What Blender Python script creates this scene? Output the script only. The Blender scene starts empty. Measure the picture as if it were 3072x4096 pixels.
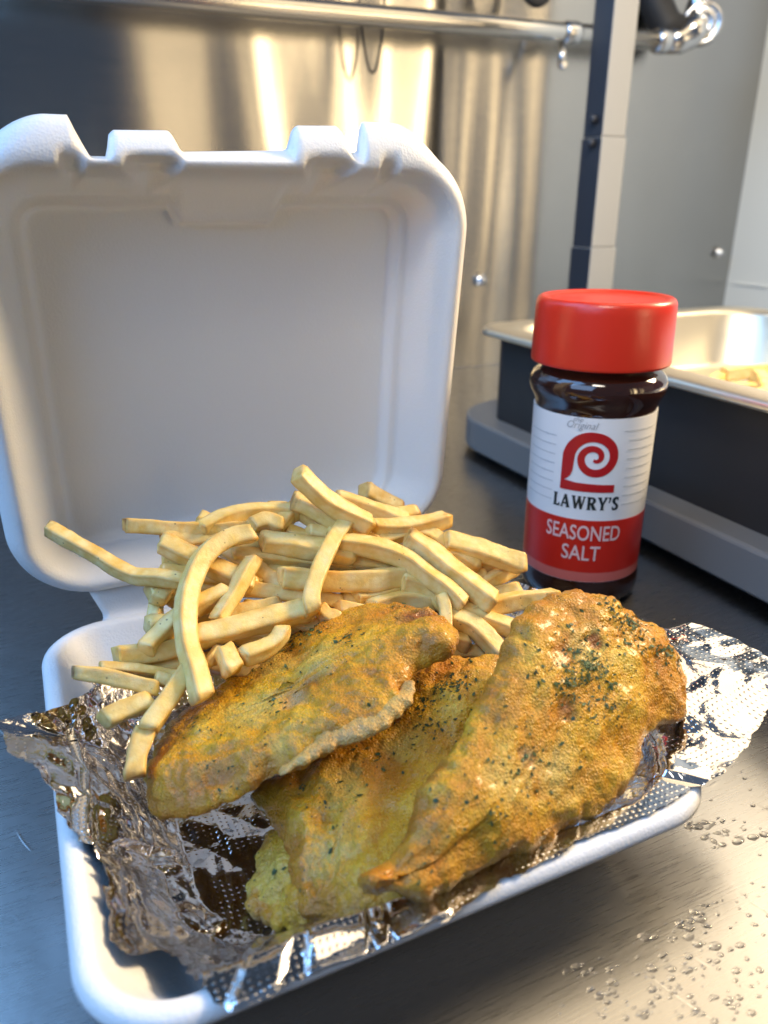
import bpy, bmesh, math, random
import numpy as np
from mathutils import Vector, Matrix, noise
from mathutils.bvhtree import BVHTree
from mathutils.kdtree import KDTree
from mathutils.geometry import tessellate_polygon

R = math.radians
scn = bpy.context.scene
col = scn.collection

# ------------------------------------------------------------------ camera
cam_d = bpy.data.cameras.new('camera')
cam = bpy.data.objects.new('camera', cam_d); col.objects.link(cam)
cam.location = (-.0907, -.2487, .225)
cam.rotation_euler = (R(68), 0, R(-25))
cam_d.sensor_fit = 'HORIZONTAL'; cam_d.sensor_width = 26; cam_d.lens = 26
cam_d.clip_start = .01; cam_d.clip_end = 50
cam_d.dof.use_dof = True; cam_d.dof.focus_distance = .315; cam_d.dof.aperture_fstop = 9.0
scn.camera = cam

# ------------------------------------------------------------------ world and lamps
world = bpy.data.worlds.new('World'); scn.world = world; world.use_nodes = True
bg = world.node_tree.nodes['Background']
bg.inputs[0].default_value = (.42, .59, .90, 1); bg.inputs[1].default_value = .20
scn.view_settings.view_transform = 'Standard'; scn.view_settings.look = 'None'
scn.view_settings.exposure = -.02; scn.view_settings.gamma = 1
scn.cycles.use_denoising = True
scn.cycles.max_bounces = 10; scn.cycles.caustics_reflective = False; scn.cycles.caustics_refractive = True

def lamp(name, loc, target, power, colour, sx, sy=None, spread=180):
    d = bpy.data.lights.new(name, 'AREA'); d.energy = power; d.color = colour
    d.shape = 'RECTANGLE' if sy else 'DISK'; d.size = sx
    if sy: d.size_y = sy
    d.spread = R(spread)
    o = bpy.data.objects.new(name, d); col.objects.link(o); o.location = loc
    o.rotation_euler = (Vector(target) - Vector(loc)).to_track_quat('-Z', 'Y').to_euler()
    return o

lamp('heat_lamp', (.68, .15, .86), (.48, .10, .0), 4.2, (1, .76, .45), .55, 1.0)
lamp('pan_bulb', (.47, .10, .52), (.47, .10, 0), .28, (1, .68, .36), .16, None, 64)
lamp('sky_window_lamp', (-.70, .30, 1.15), (0, 0, .05), 13.0, (.24, .52, 1), .8, .9)
lamp('blue_fill_lamp', (-1.0, -.45, .9), (0, .05, .08), 13.0, (.34, .58, 1), 1.0, .9)  # added blue fill from the front left, cools the lid and tray
lamp('side_wall_fill_lamp', (-.25, -.55, 1.35), (1.0, .42, .24), 4.8, (1, .92, .78), .4, .4, 62)  # added out-of-frame fill that brightens the side wall and post
lamp('low_window_lamp', (1.45, -.03, 1.00), (.05, -.02, .05), 46.0, (1, .76, .46), .34, .40)
lamp('front_fill_lamp', (1.45, -1.25, .55), (.5, .5, .1), .8, (1, .88, .72), 1.6, .9)  # added broad warm fill at the front right, mirrored in the wall
for x, w, q in [(.60, .05, .8), (.80, .13, 2.3), (1.10, .05, 1.3), (1.26, .11, 2.4), (1.66, .06, 1.4), (1.98, .12, 2.6), (2.3, .05, 1.4), (2.6, .10, 1.8)]:  # added strips behind the camera, mirrored as bright streaks in the wall
    lamp('wall_streak_lamp', (x, -1.22, .5), (x - .75, .72, .3), q * w * .36 * math.pi, (1, .74, .40), w, .9, 44)

# ------------------------------------------------------------------ mesh helpers
def mesh_obj(name, V, F, m=None, parent=None, smooth=True, kind=None):
    me = bpy.data.meshes.new(name)
    me.from_pydata([tuple(map(float, v)) for v in V], [], [tuple(f) for f in F])
    if smooth: me.shade_smooth()
    if m: me.materials.append(m)
    o = bpy.data.objects.new(name, me); col.objects.link(o)
    if parent: o.parent = parent
    if kind: o['kind'] = kind
    return o

def tag(o, label, cat=None, group=None, kind=None):
    o['label'] = label
    if cat: o['category'] = cat
    if group: o['group'] = group
    if kind: o['kind'] = kind
    return o

def empty(name, loc, label, cat, rz=0, group=None):
    o = bpy.data.objects.new(name, None); col.objects.link(o)
    o.location = loc; o.rotation_euler = (0, 0, rz)
    return tag(o, label, cat, group)

class MB:
    """gathers shapes into one mesh"""
    def __init__(s): s.V = []; s.F = []
    def add(s, V, F):
        n = len(s.V); s.V += [tuple(map(float, v)) for v in V]; s.F += [tuple(i + n for i in f) for f in F]; return s
    def tube(s, path, rad, n=16, caps=True):
        path = [Vector(p) for p in path]
        rads = rad if isinstance(rad, (list, tuple)) else [rad] * len(path)
        V = []; up = None
        for i, p in enumerate(path):
            t = (path[min(i + 1, len(path) - 1)] - path[max(i - 1, 0)]).normalized()
            if up is None: up = t.orthogonal().normalized()
            up = (up - t * up.dot(t)).normalized(); b = t.cross(up)
            V += [p + (up * math.cos(a) + b * math.sin(a)) * rads[i] for a in [2 * math.pi * k / n for k in range(n)]]
        F = [(i * n + k, i * n + (k + 1) % n, (i + 1) * n + (k + 1) % n, (i + 1) * n + k) for i in range(len(path) - 1) for k in range(n)]
        if caps: F += [tuple(range(n))[::-1], tuple(range((len(path) - 1) * n, len(path) * n))]
        return s.add(V, F)
    def lathe(s, prof, n=64, mtx=None):
        mtx = mtx or Matrix()
        V = [mtx @ Vector((r * math.cos(2 * math.pi * k / n), r * math.sin(2 * math.pi * k / n), z)) for r, z in prof for k in range(n)]
        F = [(i * n + k, i * n + (k + 1) % n, (i + 1) * n + (k + 1) % n, (i + 1) * n + k) for i in range(len(prof) - 1) for k in range(n)]
        F += [tuple(range(n))[::-1], tuple(range((len(prof) - 1) * n, len(prof) * n))]
        return s.add(V, F)
    def rings(s, rings, cap0=True, cap1=True):
        n = len(rings[0]); V = [v for r in rings for v in r]
        F = [(i * n + k, i * n + (k + 1) % n, (i + 1) * n + (k + 1) % n, (i + 1) * n + k) for i in range(len(rings) - 1) for k in range(n)]
        if cap0: F.append(tuple(range(n))[::-1])
        if cap1: F.append(tuple(range((len(rings) - 1) * n, len(rings) * n)))
        return s.add(V, F)
    def build(s, name, m=None, parent=None, smooth=True, kind=None, sharp=None):
        o = mesh_obj(name, s.V, s.F, m, parent, smooth, kind)
        if sharp is not None:
            o.data.set_sharp_from_angle(angle=R(sharp))
        return o

def rrect(hx, hy, r, cx=0, cy=0, nc=8, ns=1):
    """rounded rectangle, counter clockwise, same point count for any size"""
    pts = []
    r = max(r, 1e-5)
    for q in range(4):
        sx, sy = [(1, 1), (-1, 1), (-1, -1), (1, -1)][q]
        c = (sx * (hx - r), sy * (hy - r)); a0 = q * math.pi / 2
        arc = [(c[0] + r * math.cos(a0 + math.pi / 2 * k / nc), c[1] + r * math.sin(a0 + math.pi / 2 * k / nc)) for k in range(nc + 1)]
        pts += arc
        nx, ny = [(1, 1), (-1, 1), (-1, -1), (1, -1)][(q + 1) % 4]
        c2 = (nx * (hx - r), ny * (hy - r)); a1 = (q + 1) * math.pi / 2
        e = (c2[0] + r * math.cos(a1), c2[1] + r * math.sin(a1))
        for k in range(1, ns): pts.append((arc[-1][0] + (e[0] - arc[-1][0]) * k / ns, arc[-1][1] + (e[1] - arc[-1][1]) * k / ns))
    return [(x + cx, y + cy) for x, y in pts]

def rbox(mb, hx, hy, r, z0, z1, bev=.001, mtx=None, cx=0, cy=0, nc=8):
    mtx = mtx or Matrix()
    rg = []
    for e, z in [(bev, z0), (bev * .3, z0 + bev * .3), (0, z0 + bev), (0, z1 - bev), (bev * .3, z1 - bev * .3), (bev, z1)]:
        rg.append([mtx @ Vector((x, y, z)) for x, y in rrect(hx - e, hy - e, r - e, cx, cy, nc)])
    mb.rings(rg)

def catmull(P, n, closed=False):
    P = np.array(P, float); N = len(P)
    if closed: Q = np.vstack([P[-1], P, P[0], P[1]])
    else: Q = np.vstack([2 * P[0] - P[1], P, 2 * P[-1] - P[-2]])
    segs = N if closed else N - 1
    out = []
    for i in range(segs):
        p0, p1, p2, p3 = Q[i:i + 4]
        for t in np.linspace(0, 1, 24, endpoint=False):
            out.append(.5 * (2 * p1 + (p2 - p0) * t + (2 * p0 - 5 * p1 + 4 * p2 - p3) * t ** 2 + (3 * p1 - p0 - 3 * p2 + p3) * t ** 3))
    if not closed: out.append(P[-1])
    out = np.array(out)
    ring = np.vstack([out, out[:1]]) if closed else out
    L = np.concatenate([[0], np.cumsum(np.linalg.norm(np.diff(ring, axis=0), axis=1))])
    s = np.linspace(0, L[-1], n, endpoint=not closed)
    return np.stack([np.interp(s, L, ring[:, k]) for k in range(ring.shape[1])], 1)

def sstep(a, b, x):
    t = min(1, max(0, (x - a) / (b - a))) if a != b else float(x > a)
    return t * t * (3 - 2 * t)

def fbm(p, sc, oct=3, seed=0):
    v = 0; a = 1
    q = Vector(p) * sc + Vector((seed * 7.3, seed * 3.1, seed * 5.7))
    for _ in range(oct):
        v += a * noise.noise(q); q = q * 2.03; a *= .5
    return v

# ------------------------------------------------------------------ materials
class Mat:
    def __init__(s, name):
        s.m = bpy.data.materials.new(name); s.m.use_nodes = True
        s.nt = s.m.node_tree; s.n = s.nt.nodes; s.b = s.n['Principled BSDF']
    def set(s, **k):
        for a, v in k.items():
            i = s.b.inputs[a.replace('_', ' ')]
            i.default_value = (*v, 1) if isinstance(v, tuple) and len(v) == 3 and i.type == 'RGBA' else v
        return s
    def node(s, t, **k):
        n = s.n.new(t)
        for a, v in k.items(): setattr(n, a, v)
        return n
    def link(s, a, b): s.nt.links.new(a, b)
    def coord(s, scale=(1, 1, 1), kind='Object', rot=(0, 0, 0)):
        tc = s.node('ShaderNodeTexCoord'); mp = s.node('ShaderNodeMapping')
        mp.inputs['Scale'].default_value = scale; mp.inputs['Rotation'].default_value = rot
        s.link(tc.outputs[kind], mp.inputs['Vector']); return mp.outputs[0]
    def noise(s, scale, detail=4, rough=.55, vec=None, dist=0):
        n = s.node('ShaderNodeTexNoise'); n.inputs['Scale'].default_value = scale
        n.inputs['Detail'].default_value = detail; n.inputs['Roughness'].default_value = rough; n.inputs['Distortion'].default_value = dist
        s.link(vec or s.coord(), n.inputs['Vector']); return n.outputs['Fac']
    def vor(s, scale, vec=None, feature='F1', rnd=1, out='Distance'):
        n = s.node('ShaderNodeTexVoronoi', feature=feature); n.inputs['Scale'].default_value = scale
        n.inputs['Randomness'].default_value = rnd
        s.link(vec or s.coord(), n.inputs['Vector']); return n.outputs[out]
    def ramp(s, fac, stops, interp='LINEAR'):
        n = s.node('ShaderNodeValToRGB'); e = n.color_ramp.elements; n.color_ramp.interpolation = interp
        while len(e) < len(stops): e.new(.5)
        for el, (p, c) in zip(e, stops):
            el.position = p; el.color = (*c, 1) if isinstance(c, tuple) else (c, c, c, 1)
        s.link(fac, n.inputs[0]); return n.outputs[0]
    def mix(s, fac, a, b, mode='MIX'):
        n = s.node('ShaderNodeMix', data_type='RGBA', blend_type=mode)
        for v, i in ((fac, n.inputs[0]), (a, n.inputs[6]), (b, n.inputs[7])):
            if hasattr(v, 'is_linked'): s.link(v, i)
            elif isinstance(v, tuple): i.default_value = (*v, 1)
            else: i.default_value = v
        return n.outputs[2]
    def math(s, op, a, b=0, clamp=False):
        n = s.node('ShaderNodeMath', operation=op, use_clamp=clamp)
        for v, i in ((a, n.inputs[0]), (b, n.inputs[1])):
            if hasattr(v, 'is_linked'): s.link(v, i)
            else: i.default_value = v
        return n.outputs[0]
    def attr(s, name, out='Fac'):
        n = s.node('ShaderNodeAttribute', attribute_name=name); return n.outputs[out]
    def bump(s, h, dist, strength=1, prev=None):
        n = s.node('ShaderNodeBump'); n.inputs['Distance'].default_value = dist; n.inputs['Strength'].default_value = strength
        s.link(h, n.inputs['Height'])
        if prev: s.link(prev, n.inputs['Normal'])
        s.link(n.outputs[0], s.b.inputs['Normal']); return n.outputs[0]
    def to(s, out, name): s.link(out, s.b.inputs[name]); return s

def simple(name, c, rough=.5, metal=0, **k):
    M = Mat(name).set(Base_Color=c, Roughness=rough, Metallic=metal, **k); return M.m

def brushed(name, c, rough, stretch, aniso=.7, along=(0, 1, 0), scratch=True, rvar=.1):
    M = Mat(name).set(Base_Color=c, Metallic=1.0, Anisotropic=aniso)
    v = M.coord(stretch)
    n1 = M.noise(1, 3, .6, v)
    M.to(M.math('ADD', M.math('MULTIPLY', M.math('SUBTRACT', n1, .5), rvar * 2), rough, True), 'Roughness')
    big = M.noise(9, 3, .6)
    M.to(M.mix(M.math('MULTIPLY', big, .5), c, tuple(x * .8 for x in c)), 'Base Color')
    p = M.bump(n1, .00006, .35)
    if scratch:
        for q, (ang, sc_, lo_) in enumerate([(.55, 26, .60), (-.35, 19, .60), (1.25, 15, .62)]):
            w = M.node('ShaderNodeTexWave', wave_type='BANDS'); w.inputs['Scale'].default_value = sc_; w.inputs['Distortion'].default_value = 2.2
            w.inputs['Detail'].default_value = 2; w.inputs['Detail Scale'].default_value = .7; M.link(M.coord((1, 1, 1), rot=(0, 0, ang)), w.inputs['Vector'])
            thin = M.ramp(w.outputs['Fac'], [(0, 0.0), (.990, 0.0), (1, 1.0)])
            gate = M.ramp(M.noise(14 + 5 * q, 2), [(lo_, 0.0), (lo_ + .06, 1.0)])
            p = M.bump(M.math('MULTIPLY', thin, gate), .0001, .5, p)
        M.bump(M.ramp(M.noise(30, 4, .6), [(.45, 0.0), (.6, 1.0)]), .0002, .12, p)
    t = M.node('ShaderNodeCombineXYZ')
    for k in range(3): t.inputs[k].default_value = along[k]
    M.link(t.outputs[0], M.b.inputs['Tangent'])
    return M.m

def foam_mat():
    M = Mat('white_foam').set(Base_Color=(.83, .83, .82), Roughness=.42, Subsurface_Weight=.35, Subsurface_Scale=.004)
    M.set(Subsurface_Radius=(1, .85, .7)); M.b.inputs['Specular IOR Level'].default_value = .45
    cells = M.vor(900, feature='F1'); fine = M.noise(1800, 2)
    p = M.bump(cells, .00022, .55)
    p = M.bump(M.noise(120, 3), .0003, .25, p)
    M.bump(fine, .0001, .25, p)
    M.to(M.ramp(M.noise(2200, 2), [(.3, .38), (.7, .55)]), 'Roughness')
    return M.m

def fry_mat():
    M = Mat('fried_potato').set(Roughness=.42, Subsurface_Weight=.3, Subsurface_Scale=.0035)
    M.set(Subsurface_Radius=(1, .62, .22)); M.b.inputs['Specular IOR Level'].default_value = .5
    oi = M.node('ShaderNodeObjectInfo')
    base = M.mix(oi.outputs['Random'], (.80, .58, .175), (.76, .47, .10))
    pale = M.mix(M.ramp(M.noise(140, 4, .6), [(.36, 0.0), (.66, 1.0)]), base, (.86, .69, .31))
    e = M.mix(M.math('MULTIPLY', M.attr('edge'), .8), pale, (.60, .33, .07))
    br = M.mix(M.attr('brown'), e, (.21, .075, .012))
    spk = M.ramp(M.vor(330, out='Distance'), [(0, 1.0), (.10, 1.0), (.16, 0.0)])
    gate = M.ramp(M.noise(90, 2), [(.56, 0.0), (.62, 1.0)])
    M.to(M.mix(M.math('MULTIPLY', M.math('MULTIPLY', spk, gate), .75), br, (.16, .09, .03)), 'Base Color')
    M.to(M.ramp(M.noise(200, 3), [(.3, .30), (.7, .55)]), 'Roughness')
    p = M.bump(M.noise(420, 4, .65), .0006, .45)
    M.bump(M.noise(1800, 3, .6), .0002, .35, p)
    return M.m

def batter_mat():
    M = Mat('golden_batter').set(Roughness=.4, Coat_Weight=.2, Coat_Roughness=.18, Subsurface_Weight=.18, Subsurface_Scale=.003)
    M.set(Subsurface_Radius=(1, .55, .15)); M.b.inputs['Specular IOR Level'].default_value = .42
    n = M.noise(46, 5, .62, dist=.6)
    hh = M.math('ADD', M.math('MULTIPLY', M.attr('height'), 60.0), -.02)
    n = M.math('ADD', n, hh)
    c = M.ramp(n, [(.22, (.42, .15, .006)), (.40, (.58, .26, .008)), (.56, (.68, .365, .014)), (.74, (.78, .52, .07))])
    grn = M.ramp(M.noise(30, 3), [(.52, 0.0), (.75, .2)])
    c = M.mix(grn, c, (.47, .40, .04))
    t = M.node('ShaderNodeAttribute', attribute_name='tint')
    c = M.mix(t.outputs['Alpha'], c, t.outputs['Color'])
    c = M.mix(M.ramp(M.noise(520, 3, .7), [(.33, .45), (.55, 0.0)]), c, (.34, .13, .010))
    c = M.mix(M.ramp(M.noise(1300, 3, .7), [(.55, 0.0), (.75, .35)]), c, (.85, .56, .13))
    spk = M.ramp(M.vor(420), [(0, 1.0), (.12, 1.0), (.2, 0.0)])
    gate = M.ramp(M.noise(70, 3), [(.50, 0.0), (.58, 1.0)])
    c = M.mix(M.math('MULTIPLY', M.math('MULTIPLY', spk, gate), .8), c, (.10, .055, .012))
    M.to(c, 'Base Color')
    M.to(M.ramp(M.noise(160, 4, .7), [(.35, .16), (.65, .55)]), 'Roughness')
    p = M.bump(M.noise(360, 6, .75), .0011, .55)
    p = M.bump(M.vor(1100), .0008, .55, p)
    M.bump(M.noise(2000, 3, .7), .0003, .5, p)
    return M.m

def foil_mat():
    M = Mat('aluminium_foil').set(Base_Color=(.80, .80, .81), Metallic=1.0, Roughness=.13)
    uv = M.node('ShaderNodeAttribute', attribute_name='sheet')
    dots = M.ramp(M.vor(430, vec=uv.outputs['Vector'], rnd=0.0), [(.08, 1.0), (.26, 0.0)])
    dots = M.math('MULTIPLY', dots, M.ramp(M.noise(45, 2, vec=uv.outputs['Vector']), [(.38, .15), (.56, 1.0)]))
    p = M.bump(dots, .0004, .24)
    M.bump(M.noise(260, 3, .5), .0003, .15, p)
    M.to(M.ramp(M.noise(60, 3), [(.3, .05), (.7, .15)]), 'Roughness')
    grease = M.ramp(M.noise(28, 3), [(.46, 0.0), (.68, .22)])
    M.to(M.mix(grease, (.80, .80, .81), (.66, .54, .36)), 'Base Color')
    return M.m

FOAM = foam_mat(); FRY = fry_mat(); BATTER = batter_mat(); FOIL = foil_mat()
STEEL_TOP = brushed('counter_steel', (.49, .49, .49), .29, (60, 1500, 60), .6, (0, 1, 0))
STEEL_WALL = brushed('wall_steel', (.43, .42, .40), .19, (30, 30, 900), .88, (0, 0, 1), False, .04)
PIPE = simple('pipe_steel', (.62, .60, .56), .24, 1)
CHROME = simple('chrome', (.55, .55, .55), .18, 1)
PAN = simple('pan_steel', (.72, .64, .49), .38, .85)  # gold tint stands in for warm light reflected by the steel
BLACK = Mat('black_enamel').set(Base_Color=(.020, .018, .017), Roughness=.5)
BLACK.bump(BLACK.noise(1500, 2), .00008, .3); BLACK = BLACK.m
POST_SHADED = simple('shaded_powder_coat', (.022, .026, .036), .42)  # post colour with shade painted in, also used on the knobs
POST_LIT = Mat('lit_powder_coat').set(Base_Color=(.46, .44, .40), Roughness=.5)  # same post with the light on its front face painted in
POST_LIT.bump(POST_LIT.noise(260, 4), .0006, .4); POST_LIT = POST_LIT.m
RUBBER = simple('black_rubber', (.012, .012, .013), .6)
PANEL = simple('white_wall_panel', (.74, .74, .68), .45)
GLASS = Mat('dark_amber_bottle').set(Base_Color=(.030, .0085, .004), Roughness=.09, Coat_Weight=.6, Coat_Roughness=.04).m
RED_CAP = Mat('red_cap_plastic').set(Base_Color=(.66, .030, .010), Roughness=.30, Subsurface_Weight=.12, Subsurface_Scale=.003)
RED_CAP.bump(RED_CAP.noise(300, 2), .0001, .15); RED_CAP = RED_CAP.m
PAPER = simple('label_white', (.80, .80, .80), .35)
LRED = simple('label_red', (.60, .018, .008), .33)
LPINK = simple('label_pink', (.66, .15, .12), .35)
LOGO_RED = simple('logo_red', (.46, .010, .012), .35)
INK = simple('ink_black', (.012, .02, .02), .4)
INK_GREY = simple('ink_grey', (.36, .36, .36), .4)
INK_LINE = simple('ink_pale_grey', (.50, .52, .53), .4)
INK_PINK = simple('ink_pale_pink', (.78, .55, .52), .4)
WATER = Mat('water').set(Base_Color=(1, 1, 1), Roughness=.02, Transmission_Weight=1.0, IOR=1.33).m
PARSLEY = Mat('dried_parsley').set(Roughness=.6)
_oi = PARSLEY.noise(700, 2)
PARSLEY.to(PARSLEY.ramp(_oi, [(.3, (.018, .030, .008)), (.55, (.045, .080, .018)), (.75, (.11, .17, .06))]), 'Base Color'); PARSLEY = PARSLEY.m

# ------------------------------------------------------------------ counter and walls
cnt = MB()
nx, ny = 90, 72
xs = np.linspace(-.9, 1.0, nx); ys = np.linspace(-.75, .72, ny)
cnt.add([(x, y, .0004 * noise.noise(Vector((x * 5, y * 9, 0)))- .0004) for y in ys for x in xs],
        [(j * nx + i, j * nx + i + 1, (j + 1) * nx + i + 1, (j + 1) * nx + i) for j in range(ny - 1) for i in range(nx - 1)])
o = cnt.build('counter', STEEL_TOP, kind='structure'); o['label'] = 'brushed stainless steel counter top with water drops and scratches'

wl = MB()
nx, nz = 160, 60
xs = np.linspace(-.9, 1.0, nx); zs = np.linspace(0, 1.3, nz)
def wall_y(x, z):
    return .72 + .0034 * noise.noise(Vector((x * 6.5, 3.3, z * .9))) + .0019 * noise.noise(Vector((x * 15, 8.1, z * 2.2)))
wl.add([(x, wall_y(x, z), z) for z in zs for x in xs],
       [(j * nx + i, j * nx + i + 1, (j + 1) * nx + i + 1, (j + 1) * nx + i) for j in range(nz - 1) for i in range(nx - 1)])
wall = wl.build('wall', STEEL_WALL, kind='structure'); wall['label'] = 'brushed stainless steel wall sheet behind the counter'
def bolt(x, z, y=.7165, rad=.0085):
    mb = MB()
    mtx = Matrix.Translation((x, y, z)) @ Matrix.Rotation(R(90), 4, 'X')
    mb.lathe([(rad, -.001), (rad, .0012), (rad * .93, .002), (rad * .62, .0024), (rad * .6, .006), (rad * .45, .0075), (rad * .1, .0082)], 24, mtx)
    return mb.build('bolt', CHROME, wall)
bolt(.511, .122); bolt(.963, .148)

# white side wall with its steel corner strip
sw = MB(); rbox(sw, .01, .318, .001, -.004, 1.3, .0005, cx=1.005, cy=.422)
side = sw.build('side_wall', PANEL, kind='structure', sharp=14); side['label'] = 'white panelled side wall at the end of the counter'
sm = MB(); rbox(sm, .0015, .30, .0005, .098, .101, .0003, cx=.9945, cy=.405)
sm.build('panel_seam', PANEL, side, sharp=14)

# ------------------------------------------------------------------ pipe on the wall
pipe = empty('steel_pipe', (.34, .67, .418), 'long steel pipe running along the steel wall above the counter', 'pipe')
def px_(x, z=.4195): return (x - .34, 0, z - .418)
p = MB(); p.tube([px_(-.9, .412), px_(.2, .4165), px_(.5, .4205), px_(.755, .424)], .0118, 28); p.build('tube', PIPE, pipe)
cl = MB(); cl.tube([px_(.585, .421), px_(.589, .421), px_(.604, .4213), px_(.608, .4213)], [.0130, .0142, .0142, .0130], 28)
cl.tube([(.245, -.002, -.010), (.243, -.006, -.022), (.240, -.006, -.034)], [.004, .005, .004], 12)
c_ = cl.build('clamp', CHROME, pipe)
sc_ = MB(); sc_.lathe([(.0055, 0), (.0062, .002), (.0062, .006), (.004, .008)], 6, Matrix.Translation((.238, -.011, -.034)) @ Matrix.Rotation(R(90), 4, 'X'))
sc_.build('clamp_screw', CHROME, c_, smooth=False)
fit = MB()
fit.tube([px_(.735, .4235), px_(.74, .4235), px_(.752, .4238), px_(.757, .4238)], [.0135, .0155, .0155, .0140], 28)
fit.tube([px_(.757, .4238), px_(.775, .426), (.452, -.004, .018), (.462, -.012, .028)], [.0145, .0165, .020, .020], 28)
fit.build('elbow_fitting', CHROME, pipe)
capm = Matrix.Translation((.462, -.012, .028)) @ Vector((-.62, -.75, .05)).to_track_quat('Z', 'Y').to_matrix().to_4x4()
cp = MB(); cp.lathe([(.024, -.012), (.0262, -.008), (.0262, .004), (.0245, .0065), (.021, .0068), (.020, .0045), (.0165, .0045), (.0155, .0072), (.011, .0076), (.010, .005), (.0065, .005), (.0055, .0085), (.001, .0092)], 48, capm)
cp.build('round_end_cap', CHROME, pipe)
up = MB(); up.tube([(.458, .004, .036), (.466, .004, .056), (.470, .004, .12), (.470, .004, .45)], [.012, .0135, .012, .012], 24)
up.build('riser_tube', CHROME, pipe)
hs = MB(); hs.tube([(.40, .028, .28), (.402, .03, .12), (.412, .026, .055), (.425, .016, .028), (.44, .004, .018)], .021, 24)
tag(hs.build('black_hose', RUBBER), 'thick black hose curving down behind the pipe fitting', 'hose').location = pipe.location
lp = MB(); lp.tube([(.535 + .020 * math.sin(a), .66, .4695 - .0225 * math.cos(a)) for a in np.linspace(-2.6, 2.6, 26)], .0052, 12)
tag(lp.build('cable_loop', RUBBER), 'black cable loop hanging just above the pipe', 'cable')
wr = MB(); wr.tube([(.315 + .0016 * k, .688, .44 - .075 * math.sin(math.pi * k / 20) ** .7) for k in range(21)], .0016, 8)
tag(wr.build('hanging_wire', RUBBER), 'thin dark wire sagging below the pipe against the steel wall', 'wire')

# ------------------------------------------------------------------ lamp post behind the pan
post = empty('lamp_post', (.527, .505, 0), 'square telescopic post, shaded side painted dark and lit side pale, behind the food pan', 'post')
def sq(name, h0, z0, z1, mat_front, mat_side):
    mb = MB(); rbox(mb, h0, h0, .002, z0, z1, .0015, cx=h0, cy=h0)
    o = mb.build(name, mat_front, post, sharp=14)
    o.data.materials.append(mat_side)
    for pl in o.data.polygons:
        if pl.normal.x < -.75: pl.material_index = 1  # side face takes the darker colour to show it in shade
    return o
sq('lower_sleeve', .0192, 0, .175, POST_LIT, POST_SHADED)
sq('middle_sleeve', .0180, .175, .292, POST_LIT, POST_SHADED)
sq('upper_tube', .0168, .292, .95, POST_LIT, POST_SHADED)
for z in (.310, .286):
    kb = MB(); kb.lathe([(.0035, 0), (.0045, .002), (.0045, .006), (.002, .008)], 14, Matrix.Translation((-.0005, .012, z)) @ Matrix.Rotation(R(-90), 4, 'Y'))
    kb.build('knob', POST_SHADED, post)

# ------------------------------------------------------------------ food warmer and pan
wm = empty('food_warmer', (.45, .10, 0), 'black food warmer with a wide grey base plinth beneath the steel pan', 'food warmer')
def L(x, y): return x - .45, y - .10
bs = MB()
x0, x1, y0, y1 = .281, .70, -.45, .415
rg = []
for e, z in [(.004, .0055), (.001, .006), (0, .0075), (0, .0325), (.0008, .034), (.003, .0348)]:
    rg.append([(x, y, z) for x, y in rrect((x1 - x0) / 2 - e, (y1 - y0) / 2 - e, .072 - e, *L((x0 + x1) / 2, (y0 + y1) / 2), 16)])
for e, z in [(.036, .0348), (.039, .034), (.040, .012)]:
    rg.append([(x, y, z) for x, y in rrect((x1 - x0) / 2 - e, (y1 - y0) / 2 - e, .05, *L((x0 + x1) / 2, (y0 + y1) / 2), 16)])
bs.rings(rg)
plinth_mat = Mat('grey_plinth').set(Base_Color=(.17, .165, .16), Roughness=.42); plinth_mat.bump(plinth_mat.noise(900, 3), .0001, .4)
bs.build('plinth', plinth_mat.m, wm, sharp=14)
ft = MB(); rbox(ft, (x1 - x0) / 2 - .012, (y1 - y0) / 2 - .012, .05, 0, .0056, .0005, None, *L((x0 + x1) / 2, (y0 + y1) / 2))
ft.build('rubber_foot', RUBBER, wm, sharp=14)
bd = MB(); rg = []
for e, z in [(.001, .012), (0, .0125), (0, .1085), (.0007, .1103), (.0025, .111), (.006, .111), (.0068, .110), (.007, .107), (.007, .052)]:
    rg.append([(x, y, z) for x, y in rrect(.157 - e, .392 - e, .024 - e, *L(.304 + .157, .363 - .392))])
bd.rings(rg)
bd.build('housing', BLACK, wm, sharp=14)

pan = empty('steam_pan', (.45, .08, .112), 'shallow stainless steel pan with flat rim and warm glow inside, set on the black warmer', 'pan')
PX0, PX1, PY0, PY1 = .289, .632, -.44, .378
pc = ((PX0 + PX1) / 2 - .45, (PY0 + PY1) / 2 - .08); ph = ((PX1 - PX0) / 2, (PY1 - PY0) / 2)
pn = MB(); rg = []
for e, z, r in [(.0005, .001, .034), (0, .003, .034), (.0008, .0055, .034), (.003, .007, .033), (.021, .0072, .030), (.0235, .006, .035), (.0250, .002, .040), (.0262, -.012, .045), (.029, -.0165, .045), (.032, -.045, .045), (.040, -.052, .045), (.08, -.053, .03)]:
    rg.append([(x, y, z) for x, y in rrect(ph[0] - e, ph[1] - e, r, pc[0], pc[1], 14, 4)])
pn.rings(rg, False, True)
po = pn.build('basin', PAN, pan, sharp=60)
md = po.modifiers.new('thick', 'SOLIDIFY'); md.thickness = .0012; md.offset = 0

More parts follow.
